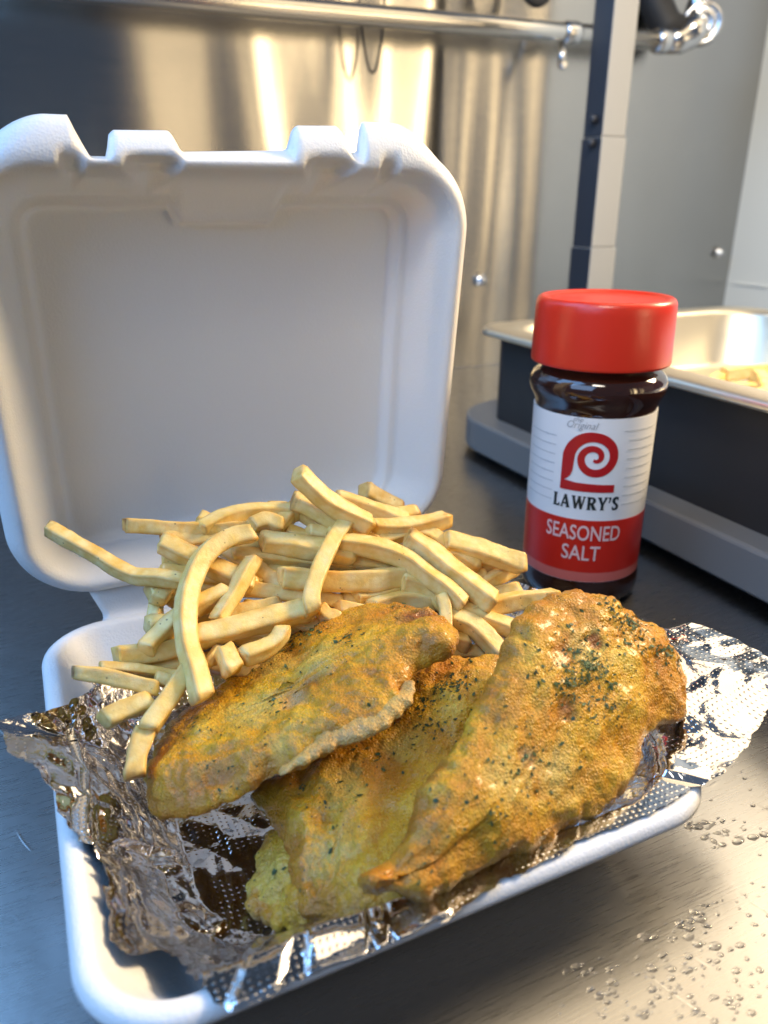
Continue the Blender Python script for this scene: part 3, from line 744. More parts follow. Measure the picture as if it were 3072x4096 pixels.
FISH = {
"right":{"n":[0.0899,-0.6803,0.7274],"out":[[-0.0283,-0.1023,0.0496],[-0.0259,-0.1007,0.0508],[-0.0178,-0.0988,0.0515],[-0.0113,-0.0952,0.0541],[-0.0053,-0.0903,0.058],[0.004,-0.0846,0.0622],[0.0112,-0.0803,0.0653],[0.0201,-0.0749,0.0693],[0.031,-0.0681,0.0742],[0.0411,-0.062,0.0787],[0.0475,-0.0577,0.0819],[0.0544,-0.0513,0.0871],[0.0629,-0.0473,0.0897],[0.0746,-0.0455,0.09],[0.0861,-0.0445,0.0895],[0.0965,-0.0456,0.0872],[0.1039,-0.0497,0.0824],[0.1086,-0.0543,0.0776],[0.116,-0.0584,0.0728],[0.118,-0.0649,0.0665],[0.1188,-0.0711,0.0606],[0.1169,-0.0782,0.0542],[0.1104,-0.084,0.0496],[0.0997,-0.0858,0.0492],[0.088,-0.088,0.0486],[0.0808,-0.0918,0.0459],[0.0721,-0.0964,0.0427],[0.0618,-0.0994,0.0412],[0.0508,-0.1026,0.0396],[0.041,-0.1047,0.0388],[0.0308,-0.1065,0.0383],[0.0227,-0.1057,0.0401],[0.0146,-0.1053,0.0415],[0.0047,-0.1055,0.0425],[-0.0055,-0.107,0.0424],[-0.0123,-0.1085,0.0418],[-0.0174,-0.1071,0.0438],[-0.0236,-0.1049,0.0466]],"spine":[[-0.0198,-0.1031,0.0478],[-0.0039,-0.1012,0.0476],[0.019,-0.0919,0.0534],[0.0428,-0.0822,0.0596],[0.0687,-0.0698,0.068],[0.0874,-0.0614,0.0736]],"spots":[[[0.0334,-0.0854,0.0577],0.004,"hole"],[[0.0774,-0.0618,0.0745],0.004,"rust"],[[0.054,-0.0766,0.0634],0.005,"rust"],[[-0.0225,-0.1026,0.0486],0.012,"gold"],[[-0.0118,-0.1017,0.0481],0.012,"gold"],[[0.1063,-0.0777,0.056],0.012,"gold"],[[0.0806,-0.0906,0.047],0.01,"gold"],[[0.0333,-0.1054,0.039],0.008,"gold"],[[0.0239,-0.0895,0.0551],0.012,"pale"],[[0.041,-0.0909,0.0517],0.012,"pale"],[[0.0727,-0.0639,0.073],0.01,"pale"],[[0.0455,-0.078,0.0632],0.008,"gold"],[[0.041,-0.0669,0.0742],0.008,"gold"],[[0.1141,-0.0652,0.0667],0.008,"gold"]],"clusters":[[[0.0703,-0.0675,0.07],0.018,170],[[0.0986,-0.0583,0.075],0.014,110],[[0.0577,-0.0711,0.0682],0.014,80],[[0.1078,-0.0673,0.0655],0.012,60],[[0.0707,-0.0786,0.0595],0.014,60],[[0.0334,-0.0854,0.0577],0.03,60],[[0.0142,-0.0973,0.049],0.03,45],[[0.0917,-0.0523,0.0815],0.02,30],[[-0.0122,-0.1026,0.0474],0.015,10]]},
"middle":{"n":[-0.2636,-0.0771,0.9615],"out":[[0.0646,-0.0346,0.0593],[0.0579,-0.0301,0.0578],[0.0492,-0.0235,0.0559],[0.0411,-0.0152,0.0544],[0.0307,-0.0149,0.0516],[0.0184,-0.0235,0.0475],[0.0072,-0.0263,0.0442],[-0.0078,-0.0258,0.0401],[-0.0238,-0.0292,0.0354],[-0.0379,-0.0286,0.0316],[-0.0418,-0.0329,0.0302],[-0.0425,-0.0436,0.0292],[-0.0406,-0.0534,0.0289],[-0.0413,-0.0629,0.028],[-0.0423,-0.0752,0.0267],[-0.0423,-0.0838,0.026],[-0.0367,-0.0909,0.027],[-0.0302,-0.0965,0.0283],[-0.0214,-0.1003,0.0304],[-0.0118,-0.0961,0.0334],[-0.0036,-0.0892,0.0362],[0.004,-0.0811,0.0389],[0.0164,-0.071,0.0431],[0.028,-0.0633,0.0469],[0.0417,-0.0532,0.0515],[0.0541,-0.0461,0.0555]],"spine":[[0.0418,-0.0363,0.0529],[0.0184,-0.0432,0.0459],[-0.0047,-0.0531,0.0388],[-0.0204,-0.0657,0.0335],[-0.0284,-0.0812,0.03]],"spots":[[[0.0388,-0.0308,0.0525],0.012,"orange"],[[0.0481,-0.029,0.0552],0.008,"gold"],[[-0.0024,-0.0594,0.0389],0.012,"gold"],[[-0.0265,-0.0417,0.0337],0.01,"gold"],[[-0.0211,-0.0964,0.0308],0.01,"gold"],[[-0.013,-0.0561,0.0362],0.012,"pale"],[[0.011,-0.0504,0.0433],0.01,"pale"],[[-0.0273,-0.0746,0.0309],0.012,"pale"]],"clusters":[[[0.0318,-0.0399,0.0498],0.016,70],[[0.0166,-0.0391,0.0457],0.016,40],[[0.0395,-0.0403,0.0519],0.012,30],[[-0.0005,-0.0516,0.0401],0.02,30],[[-0.0264,-0.0464,0.0334],0.015,14],[[-0.0211,-0.0673,0.0332],0.02,10],[[0.0218,-0.0511,0.0462],0.012,20]]},
"left":{"n":[-0.3339,0.1005,0.9373],"out":[[-0.0763,-0.0182,0.0355],[-0.0716,-0.0077,0.036],[-0.0622,0.0058,0.0379],[-0.051,0.0157,0.0409],[-0.0389,0.0176,0.0449],[-0.0275,0.0163,0.0492],[-0.0143,0.0199,0.0535],[-0.0037,0.0205,0.0572],[0.0084,0.0191,0.0616],[0.0191,0.0143,0.066],[0.0303,0.006,0.0708],[0.0382,-0.0038,0.0747],[0.0404,-0.0172,0.0769],[0.0384,-0.0292,0.0775],[0.0313,-0.0398,0.0761],[0.0249,-0.0387,0.0737],[0.018,-0.0394,0.0713],[0.0113,-0.0456,0.0696],[0.006,-0.0534,0.0685],[-0.0011,-0.0567,0.0664],[-0.0106,-0.0553,0.0628],[-0.0211,-0.0526,0.0588],[-0.0308,-0.0522,0.0553],[-0.0383,-0.0504,0.0524],[-0.046,-0.0495,0.0496],[-0.058,-0.047,0.0451],[-0.0679,-0.0422,0.041],[-0.0741,-0.0377,0.0383],[-0.0771,-0.0301,0.0364]],"spine":[[-0.0621,-0.0212,0.0408],[-0.0416,-0.0213,0.0482],[-0.0203,-0.0215,0.0558],[0.0019,-0.0217,0.0637],[0.0263,-0.0192,0.0721]],"spots":[[[0.0315,-0.0168,0.0737],0.008,"rust"],[[0.037,-0.0198,0.076],0.005,"rust"],[[0.0219,-0.0031,0.0688],0.01,"orange"],[[0.0025,0.0093,0.0606],0.012,"orange"],[[0.0173,-0.0294,0.07],0.01,"gold"],[[-0.02,0.0021,0.0533],0.012,"pale"],[[-0.0348,-0.0223,0.0507],0.012,"pale"],[[-0.0067,-0.0148,0.0599],0.012,"pale"],[[-0.0208,-0.0282,0.0563],0.006,"hole"],[[-0.0614,-0.0338,0.0424],0.01,"gold"],[[-0.0085,-0.0463,0.0626],0.01,"gold"]],"clusters":[[[-0.012,0.0144,0.0549],0.012,70],[[-0.0246,0.0125,0.0506],0.014,60],[[-0.0014,0.0098,0.0591],0.012,40],[[0.0065,-0.0106,0.0641],0.015,20],[[-0.0538,-0.0142,0.043],0.02,20],[[-0.028,-0.0232,0.0532],0.03,40],[[0.0336,-0.0045,0.0731],0.01,12],[[-0.0531,-0.0398,0.046],0.02,14]]},
"under":{"n":[-0.3098,-0.0263,0.9504],"out":[[-0.0541,-0.068,0.0166],[-0.0501,-0.0591,0.0182],[-0.0443,-0.049,0.0203],[-0.039,-0.0444,0.0222],[-0.031,-0.0486,0.0247],[-0.0263,-0.0633,0.0258],[-0.0298,-0.0805,0.0242],[-0.0369,-0.0868,0.0217],[-0.0431,-0.0831,0.0198],[-0.0496,-0.0755,0.0179]],"spine":[[-0.0404,-0.0564,0.0214],[-0.042,-0.0711,0.0205]],"spots":[[[-0.0443,-0.0636,0.0199],0.012,"pale"]],"clusters":[[[-0.043,-0.0646,0.0203],0.012,8]]}}
fr = tag(fillet('fish_fillet', FISH['right'], .0115, 3), 'largest battered fish fillet, wide blunt end thickly sprinkled with parsley, tail by the front rim', 'fish', 'battered fish fillets')
fm = tag(fillet('fish_fillet', FISH['middle'], .0085, 11), 'battered fish fillet lying in the middle, overlapped by a fillet on each side', 'fish', 'battered fish fillets')
fl_ = tag(fillet('fish_fillet', FISH['left'], .0100, 19), 'battered fish fillet with crisp reddish torn end and pale batter ridge, beside the fries', 'fish', 'battered fish fillets')
fu = tag(fillet('fish_fillet', FISH['under'], .0060, 27), 'small end of a fish fillet showing underneath the middle one beside the foil', 'fish', 'battered fish fillets')
rp = catmull([[-0.0383,-0.0539,0.0555],[-0.0315,-0.0545,0.058],[-0.0216,-0.0539,0.0605],[-0.0106,-0.0554,0.0635],[-0.0007,-0.0558,0.066],[0.0083,-0.0523,0.069],[0.013,-0.047,0.0715]], 70)
nF = Vector(FISH['left']['n']).normalized(); rings_ = []
for i, p in enumerate(rp):
    p = Vector(p); t = Vector(rp[min(i + 1, 69)] - rp[max(i - 1, 0)]).normalized()
    down = nF.cross(t).normalized()
    if down.y > 0: down = -down
    g = math.sin(math.pi * min(1, (i + 3) / 46) * .5) * (1 if i < 58 else max(.25, 1 - (i - 58) / 13))
    a_, b_ = .0058 * g + .0006, .0030 * g + .0004
    cen = p - down * .0028 * g - nF * .0028
    rings_.append([cen + down * a_ * math.cos(q) * (1 if math.cos(q) < 0 else .9 + .35 * noise.noise(Vector((i * .21, 3, 0)))) + nF * b_ * math.sin(q) * (1 if math.sin(q) > 0 else .6) for q in [2 * math.pi * k / 24 for k in range(24)]])
rg = MB(); rg.rings(rings_)
ro = rg.build('batter_ridge', BATTER, fl_)
for v in ro.data.vertices: v.co += v.normal * (.0008 * fbm(v.co, 120, 3, 4) + .0005 * fbm(v.co, 400, 2, 4))
ta = ro.data.attributes.new('tint', 'FLOAT_COLOR', 'POINT')
ta.data.foreach_set('color', np.array([(*TINT['cream'], .6)] * len(ro.data.vertices), dtype=np.float32).ravel())

# ------------------------------------------------------------------ fries
def fry_mesh(name, P, thick, brown, seed):
    rnd = random.Random(seed)
    P = np.array(P, float)
    length = np.linalg.norm(np.diff(P, axis=0), axis=1).sum()
    n = int(max(14, min(64, length / .0011)))
    path = catmull(P, n)
    sidev = np.array([rnd.uniform(-1, 1) for _ in range(3)])
    asp = rnd.uniform(.90, 1.06); roll = rnd.uniform(0, math.pi / 2)
    if rnd.random() < .6: roll = rnd.choice([0, .15, -.2, .3]) 
    K = 40; V = []; edge = []; br = []
    upv = Vector((0, -.45, .9)).normalized()
    for i, p in enumerate(path):
        t = Vector(path[min(i + 1, n - 1)] - path[max(i - 1, 0)]).normalized()
        b = t.cross(upv).normalized(); a_ = b.cross(t)
        f = i / (n - 1)
        taper = 1 + .10 * fbm((f * 2.1, seed, 0), 1, 2)
        de = min(f, 1 - f) * length
        endk = min(1, de / (thick * .13)); round_ = .86 + .14 * math.sqrt(max(0, 1 - (1 - endk) ** 2))
        tw = roll + .35 * fbm((f * 1.3, 0, seed), 1, 1)
        for k in range(K):
            th = 2 * math.pi * k / K
            c, s = math.cos(th), math.sin(th)
            sup = (abs(c) ** 10 + abs(s) ** 10) ** (-1 / 10)
            hx, hy = thick * .48 * asp, thick * .48 / asp
            x, y = c * sup * hx * taper * round_, s * sup * hy * taper * round_
            xr, yr = x * math.cos(tw) - y * math.sin(tw), x * math.sin(tw) + y * math.cos(tw)
            q = Vector(p) + b * xr + a_ * yr
            q += (b * xr + a_ * yr).normalized() * (.00045 * fbm(q, 110, 2, seed) + .00012 * fbm(q, 700, 2, seed))
            skew = (xr * .35 + yr * .2) if i in (0, n - 1) else 0
            q += t * skew
            V.append(q)
            edge.append(min(1, max(0, (sup - 1.08) / .2)) * (.35 + .65 * max(0, fbm(q, 130, 2, seed) + .45)) + .35 * (1 - endk))
            d0, d1 = f * length, (1 - f) * length
            bb = 0
            if brown & 1: bb = max(bb, 1 - d0 / .0035)
            if brown & 2: bb = max(bb, .6 * (1 - d1 / .004))
            br.append(max(0, bb) * min(1, max(0, .55 + 1.3 * fbm(q, 260, 2, seed))))
    F = [(i * K + k, i * K + (k + 1) % K, (i + 1) * K + (k + 1) % K, (i + 1) * K + k) for i in range(n - 1) for k in range(K)]
    nv = len(V)
    for r0, sgn in ((0, 1), ((n - 1) * K, -1)):
        cen = sum((V[r0 + k] for k in range(K)), Vector()) / K
        out_ = (cen - Vector(path[2 if r0 == 0 else n - 3])).normalized()
        inner = [cen + (V[r0 + k] - cen) * .55 + out_ * thick * .05 for k in range(K)]
        i0 = len(V); V += inner; V.append(cen + out_ * thick * .05)
        edge += [.25] * (K + 1); br += [br[r0] * .9] * (K + 1)
        for k in range(K):
            k2 = (k + 1) % K
            q1 = (r0 + k, i0 + k, i0 + k2, r0 + k2); q2 = (i0 + k, i0 + K, i0 + k2)
            F += [q1 if sgn > 0 else q1[::-1], q2 if sgn > 0 else q2[::-1]]
    o = mesh_obj(name, V, F, FRY)
    for nm, dat in (('edge', edge), ('brown', br)):
        a = o.data.attributes.new(nm, 'FLOAT', 'POINT'); a.data.foreach_set('value', np.array(dat, dtype=np.float32))
    return o
FRIES = [
["long pale fry jutting out over the open lid's lower corner",[[-0.0937,0.08,0.0982],[-0.0781,0.065,0.0897],[-0.0657,0.052,0.0829],[-0.0539,0.042,0.0833],[-0.0432,0.034,0.082]],0.0059,1],
["straight fry lying behind the curved one, tip towards the lid",[[-0.0637,0.072,0.097],[-0.0458,0.0672,0.0941],[-0.0298,0.0638,0.0921],[-0.012,0.0612,0.0905]],0.0067,1],
["blunt fry with a grey spot lying across the back of the heap",[[-0.0494,0.0645,0.09],[-0.0344,0.0629,0.0891],[-0.02,0.0629,0.0891],[-0.0082,0.0603,0.0875]],0.0069,0],
["thick fry with rounded tip passing under the big curved fry",[[-0.0513,0.0594,0.0919],[-0.0399,0.0497,0.0861],[-0.0291,0.0409,0.0808],[-0.0196,0.0341,0.0767]],0.0082,0],
["big curved fry arching over the front of the heap like a hook",[[-0.0143,0.0465,0.0941],[-0.0239,0.0465,0.0941],[-0.035,0.042,0.0914],[-0.0442,0.0322,0.0855],[-0.0501,0.0202,0.0783],[-0.0525,0.0082,0.0711],[-0.0521,-0.0029,0.0645],[-0.0524,-0.0121,0.059]],0.0076,2],
["dark yellow fry standing upright at the heap's shaded rear corner",[[-0.0557,0.0543,0.0752],[-0.0579,0.045,0.0697],[-0.0602,0.0374,0.0651]],0.0061,0],
["short fry in shade leaning below the long jutting fry",[[-0.058,0.0403,0.0742],[-0.0517,0.0453,0.0772],[-0.0441,0.0505,0.0804]],0.0061,0],
["fry with a square cut end pointing to the foil, under the curved fry",[[-0.0674,0.0149,0.0677],[-0.0597,0.0202,0.0709],[-0.0514,0.0249,0.0737],[-0.0413,0.0284,0.0758],[-0.0309,0.0305,0.0771]],0.0073,0],
["tapered fry standing up beside the curved fry, narrow tip on top",[[-0.0166,0.0397,0.0857],[-0.0226,0.0339,0.0822],[-0.0294,0.0264,0.0777],[-0.0387,0.0183,0.0728]],0.0062,1],
["thick blunt fry laid out level at the heap's front, left of the fish",[[-0.0531,0.014,0.0697],[-0.0397,0.0139,0.0696],[-0.0228,0.0145,0.0699],[-0.0015,0.015,0.0703]],0.0084,2],
["flat ended fry low at the front behind the square cut one",[[-0.0775,0.0196,0.0656],[-0.0658,0.0184,0.0648],[-0.0536,0.0183,0.0648],[-0.0426,0.0189,0.0651]],0.0082,0],
["short pointed fry tucked above the thick blunt front fry",[[-0.0366,0.0266,0.0697],[-0.0252,0.0264,0.0696],[-0.0109,0.0265,0.0697]],0.0061,2],
["level pale fry running behind the upright crossing fry",[[-0.0238,0.0376,0.0739],[-0.0092,0.0329,0.0711],[0.0054,0.0274,0.0678],[0.0156,0.0232,0.0652]],0.0067,0],
["fry leaning across the middle of the heap with its foot on the batter",[[0.0283,0.0445,0.0929],[0.0154,0.0344,0.0868],[0.0057,0.0241,0.0807],[-0.0008,0.0143,0.0748],[-0.0021,0.009,0.0716]],0.0082,2],
["small lumpy fry end touching the foot of the crossing fry",[[0.004,0.018,0.0683],[0.0056,0.0137,0.0658],[0.0105,0.0111,0.0642]],0.0061,0],
["thick fry with a dark brown knobbly tip in the middle of the heap",[[-0.0107,0.0485,0.0891],[-0.0003,0.0448,0.0869],[0.0126,0.0397,0.0838],[0.0258,0.0346,0.0807]],0.0085,1],
["thin fry lying under the brown tipped one",[[-0.0234,0.0512,0.0839],[-0.0064,0.0464,0.081],[0.0126,0.0403,0.0773],[0.0261,0.0356,0.0746]],0.0061,0],
["long curved fry with square end sweeping down towards the batter",[[0.0195,0.037,0.0872],[0.0336,0.0322,0.0843],[0.046,0.0249,0.0799],[0.0541,0.0139,0.0733],[0.0599,0.0055,0.0683],[0.0624,-0.0003,0.0648]],0.0077,1],
["golden fry tucked under the long sweeping one",[[0.0183,0.0407,0.0782],[0.0329,0.0357,0.0752],[0.0507,0.0295,0.0715]],0.0083,0],
["broad level fry with blunt end across the centre of the heap",[[-0.0075,0.0338,0.0778],[0.0102,0.0285,0.0746],[0.0301,0.0245,0.0722],[0.0493,0.0232,0.0714]],0.0088,2],
["long fry with dark speck at its blunt upper end, reaching down to the foil",[[0.0521,0.0336,0.0851],[0.0601,0.0231,0.0788],[0.0683,0.0101,0.071],[0.0767,-0.0021,0.0637]],0.0094,1],
["topmost fry of the heap, square end raised against the lid",[[0.0081,0.052,0.1166],[0.0131,0.049,0.11],[0.0228,0.045,0.1003],[0.0367,0.04,0.0913]],0.0081,0],
["pointed fry just under the topmost one",[[0.0089,0.0629,0.1002],[0.0171,0.0563,0.0963],[0.0274,0.0461,0.0902]],0.0079,1],
["long smooth fry sloping right behind the topmost one",[[0.0304,0.0645,0.0962],[0.0465,0.0551,0.0906],[0.0592,0.0468,0.0856]],0.0082,0],
["olive fry resting alone against the lid behind the heap",[[0.0534,0.085,0.0903],[0.0615,0.083,0.0847],[0.0716,0.081,0.0781]],0.0085,0],
["brown tipped short fry at the back of the heap by the lid edge",[[0.0518,0.0567,0.086],[0.0606,0.0571,0.0862],[0.0689,0.0572,0.0862]],0.0062,2],
["speckled fry lying level at the upper back, pointed end outward",[[0.0399,0.045,0.087],[0.0571,0.0428,0.0857],[0.0782,0.0428,0.0857]],0.0077,2],
["bent fry under the speckled level one",[[0.0414,0.0418,0.082],[0.0549,0.043,0.0827],[0.0662,0.0414,0.0817],[0.0757,0.0316,0.0759]],0.0068,0],
["square ended fry sticking out farthest towards the shaker",[[0.0715,0.0331,0.0798],[0.083,0.0272,0.0763],[0.0942,0.0206,0.0724],[0.1036,0.0153,0.0692]],0.0086,2],
["stubby fry under the one that sticks out to the shaker",[[0.0691,0.0328,0.0747],[0.0771,0.0295,0.0727],[0.0843,0.023,0.0688]],0.0073,2],
["shaded fry low down by the foil under the outermost fry",[[0.0835,0.0185,0.0606],[0.0939,0.0211,0.0621],[0.1046,0.0229,0.0632]],0.0065,0],
["long fry running into the right fillet's back edge",[[0.0659,0.0011,0.0582],[0.0783,0.0022,0.0588],[0.0929,0.0021,0.0588],[0.1117,-0.0001,0.0574]],0.0078,0],
["plump fry whose end meets the right fillet's side",[[0.0592,0.0051,0.0618],[0.0711,-0.0019,0.0576],[0.0862,-0.0122,0.0515]],0.0072,0],
["curved fry dropping between the two fillets",[[0.0556,0.0011,0.0607],[0.0638,-0.0043,0.0574],[0.0679,-0.0112,0.0533],[0.071,-0.0193,0.0484]],0.0079,0],
["upright narrow fry behind the left fillet's crisp end",[[0.0553,0.0066,0.0683],[0.0538,-0.0004,0.0641],[0.048,-0.0119,0.0572]],0.0059,0],
["short cut fry low beside the left fillet's crisp end",[[0.051,-0.0033,0.0524],[0.0568,-0.005,0.0514],[0.0607,-0.0075,0.0499]],0.0079,0],
["pale fry at the bottom of the gap between the fillets",[[0.0506,-0.0054,0.0468],[0.0595,-0.0067,0.0461],[0.0711,-0.0107,0.0437]],0.0063,0],
["yellow fry with wet glint under the broad level fry",[[0.0433,0.0216,0.0711],[0.0532,0.0162,0.0679],[0.0593,0.0069,0.0623]],0.0085,0],
["wide fry partly hidden behind the left fillet's top",[[0.0268,0.0171,0.0634],[0.0404,0.0179,0.0639],[0.0562,0.0129,0.0609]],0.0081,0],
["short angled fry under the broad level fry's blunt end",[[0.0217,0.023,0.0657],[0.0315,0.0226,0.0655],[0.0451,0.0228,0.0656]],0.0073,0],
["pale slice of fry peeping out above the left fillet",[[0.0118,0.018,0.0665],[0.0187,0.0158,0.0651],[0.0255,0.0119,0.0628]],0.0059,0],
["hooked short fry lying against the left fillet's upper edge",[[-0.034,0.0009,0.0643],[-0.0254,0.0018,0.0648],[-0.0195,0.0037,0.0659],[-0.0153,0.0071,0.068]],0.0068,0],
["stubby faceted fry end hanging onto the left fillet",[[-0.0398,0.0057,0.0672],[-0.0392,0.0018,0.0648],[-0.0386,-0.0035,0.0616]],0.0077,0],
["sliver of fry between the curved fry and the stubby end",[[-0.0404,0.0108,0.0653],[-0.0439,0.0077,0.0634],[-0.0469,0.0046,0.0615]],0.0035,0],
["straight fry lying on the container rim corner above the foil flap",[[-0.0931,0.0123,0.0674],[-0.0807,0.0075,0.0645],[-0.066,0.0001,0.06]],0.0061,1],
["wide fry with golden top hanging over the foil",[[-0.0861,-0.0048,0.0559],[-0.0783,-0.0033,0.0568],[-0.0693,-0.0027,0.0572]],0.0073,0],
["smooth fry slanting down towards the foil beneath the curved fry's tip",[[-0.0529,0.0029,0.0642],[-0.0588,-0.002,0.0613],[-0.0661,-0.0083,0.0575],[-0.0726,-0.0141,0.054]],0.007,0],
["lowest fry of all, drooping onto the foil beside the left fillet",[[-0.0723,-0.0112,0.0527],[-0.0768,-0.0175,0.0489],[-0.0797,-0.0251,0.0443]],0.0074,2],
["thin orange fry behind the rim corner fry",[[-0.0837,0.0166,0.065],[-0.0705,0.0122,0.0623],[-0.0564,0.0068,0.0591]],0.0038,0],
["short fry end showing under the flat ended front fry",[[-0.0655,0.0078,0.0603],[-0.0603,0.0049,0.0586],[-0.0545,0.0038,0.058]],0.0052,0],
["wide yellow fry along the heap's upper crest near the lid",[[-0.0341,0.0627,0.0926],[-0.0185,0.067,0.0953],[-0.0036,0.0667,0.0951],[0.0116,0.0631,0.0929]],0.007,0],
["squat olive fry end in the hollow at the crest",[[-0.0126,0.0585,0.0926],[-0.0049,0.0593,0.0931],[0.001,0.056,0.0911]],0.0074,0],
["leaning fry beside the squat olive end",[[-0.0013,0.0573,0.0888],[0.0052,0.0621,0.0917],[0.0119,0.067,0.0946]],0.0071,0],
["thin brown edged fry at the very back below the topmost fry",[[0.0001,0.0721,0.0946],[0.0068,0.0707,0.0937],[0.0136,0.0671,0.0916]],0.0047,1],
["golden fry under the pointed one near the crest",[[0.0093,0.0671,0.0959],[0.0152,0.0609,0.0922],[0.0223,0.0521,0.0869]],0.0072,1],
["small square fry end in the middle of the crest",[[0.0117,0.0521,0.0875],[0.0167,0.0502,0.0864],[0.0215,0.048,0.0851]],0.0071,0],
["short fry end beside the crossing fry's top",[[0.0196,0.0497,0.0879],[0.024,0.0461,0.0858],[0.0262,0.0407,0.0826]],0.0071,0],
["narrow golden fry right of the crossing fry's top",[[0.0305,0.0498,0.0868],[0.0362,0.0455,0.0842],[0.041,0.041,0.0815]],0.0063,0]]
for i, (label, P, th, brown) in enumerate(FRIES):
    tag(fry_mesh('french_fry', P, th, brown, 31 + i), label, 'french fry', 'french fries piled in the container')
FILL = [["wide fry in the dark hollow left of the crossing fry",[[-0.0316,0.0639,0.0889],[-0.0183,0.0498,0.0805],[-0.0057,0.0348,0.0715]],0.0076],["fry bit in the hollow under the thick blunt front fry",[[-0.0425,0.0377,0.0666],[-0.0283,0.0249,0.059],[-0.0147,0.0114,0.0509]],0.0075],["fry in the gap between the long jutting fry and the curved fry's bend",[[-0.0538,0.0516,0.0812],[-0.0353,0.0455,0.0775],[-0.0167,0.0384,0.0732]],0.0076],["bit of fry in the hollow just below the thin level fry",[[-0.0178,0.041,0.0723],[-0.0062,0.0442,0.0742],[0.005,0.0453,0.0748]],0.0085],["bit of fry peeping out at the crest beside the straight lid-ward fry",[[-0.0307,0.0806,0.0911],[-0.0197,0.0685,0.0838],[-0.0091,0.056,0.0763]],0.0077],["bit of fry in the gap below the stubby fry, towards the shaker",[[0.0484,0.0439,0.0751],[0.0677,0.0329,0.0685],[0.0876,0.0227,0.0623]],0.0067],["fry showing behind the crossing fry's top at the crest",[[0.0032,0.059,0.0864],[0.0139,0.051,0.0816],[0.0243,0.0427,0.0766]],0.0082],["bit of fry showing between the long jutting fry and the big curved fry",[[-0.0505,0.0608,0.0852],[-0.0342,0.0509,0.0793],[-0.0181,0.0402,0.0728]],0.008],["fry under the blunt end of the thick front fry, touching the left fillet",[[-0.0252,0.031,0.0679],[-0.009,0.0225,0.0628],[0.0069,0.013,0.0571]],0.0082],["shaded fry under the end of the long jutting fry",[[-0.0601,0.0469,0.0758],[-0.0436,0.0457,0.075],[-0.0271,0.0427,0.0732]],0.0078],["fry in shadow under the outermost fry, right above the foil",[[0.0629,0.0148,0.0558],[0.0823,0.0164,0.0567],[0.1011,0.0156,0.0563]],0.0074],["narrow bit of fry under the middle of the thick blunt front fry",[[-0.0246,0.0266,0.0591],[-0.0171,0.0211,0.0558],[-0.0096,0.0158,0.0526]],0.0084],["fry bit beneath the curved fry's brown tip against the left fillet",[[-0.0575,0.0201,0.059],[-0.0415,0.0139,0.0553],[-0.0259,0.0057,0.0504]],0.0072],["fry low in the heap between the flat ended fry and the rim corner fry",[[-0.0692,0.0173,0.0579],[-0.0511,0.0155,0.0568],[-0.032,0.0147,0.0563]],0.0074],["tiny bit of fry behind the shaded one by the foil, towards the shaker",[[0.071,0.0371,0.0703],[0.0841,0.0307,0.0665],[0.098,0.0255,0.0634]],0.0068],["small bit of fry just above the square cut fry in the shaded edge",[[-0.0522,0.0447,0.0703],[-0.0402,0.0491,0.0729],[-0.0277,0.0532,0.0754]],0.0066],["bit of fry between the curved fry's upper end and the brown tipped fry",[[-0.0229,0.0593,0.085],[-0.0025,0.0539,0.0818],[0.0187,0.049,0.0788]],0.0069],["shaded fry behind the square cut one, on the curved fry's outer side",[[-0.0636,0.0339,0.0673],[-0.0488,0.0312,0.0657],[-0.0338,0.0278,0.0636]],0.008],["fry bit below the broad level fry, above the left fillet",[[0.0163,0.0262,0.0647],[0.0323,0.0184,0.06],[0.0478,0.0092,0.0545]],0.0073]]
for i, (label, P, th) in enumerate(FILL):
    tag(fry_mesh('french_fry', P, th, 0, 201 + i), label, 'french fry', 'french fries piled in the container')
# blurred fries heaped on a crumpled paper liner in the steel pan
lin = MB(); n = 40; V = []
for j in range(n):
    for i in range(n):
        u, v = i / (n - 1) * 2 - 1, j / (n - 1) * 2 - 1
        k = max(0, 1 - (u * u + v * v) ** .9)
        V.append((.428 + .085 * u, .165 + .125 * v, .0605 + .034 * k + .006 * fbm((u * 2.2, v * 2.2, 3), 1, 3) * (k + .2)))
lin.add(V, [(j * n + i, j * n + i + 1, (j + 1) * n + i + 1, (j + 1) * n + i) for j in range(n - 1) for i in range(n - 1)])
lo_ = lin.build('paper_liner', PAPER); lo_.modifiers.new('t', 'SOLIDIFY').thickness = .0006
tag(lo_, 'crumpled white paper under the blurred fries in the steel pan', 'paper')
PANFRY = [(.392, .178, .0935, .5, 'blurred fry in the steel pan lying closest to the white paper'),
          (.378, .150, .0945, -.35, 'blurred fry in the steel pan pointing towards the near rim'),
          (.368, .118, .0950, .15, 'blurred fry in the steel pan at the frame edge by the near rim'),
          (.408, .150, .0990, .85, 'blurred fry lying on top of the other fries in the steel pan'),
          (.402, .122, .0975, -.1, 'blurred fry in the steel pan just behind the one at the frame edge'),
          (.432, .165, .1010, -.6, 'blurred fry farthest back on the paper in the steel pan'),
          (.430, .135, .1020, .3, 'blurred fry in the steel pan beside the farthest back one')]
for i, (x, y, z, a, label) in enumerate(PANFRY):
    dx, dy = .032 * math.cos(a), .032 * math.sin(a)
    tag(fry_mesh('french_fry', [(x - dx, y - dy, z - .002), (x, y, z + .002), (x + dx, y + dy, z)], .0105, 0, 301 + i), label, 'french fry', 'fries in the steel pan')

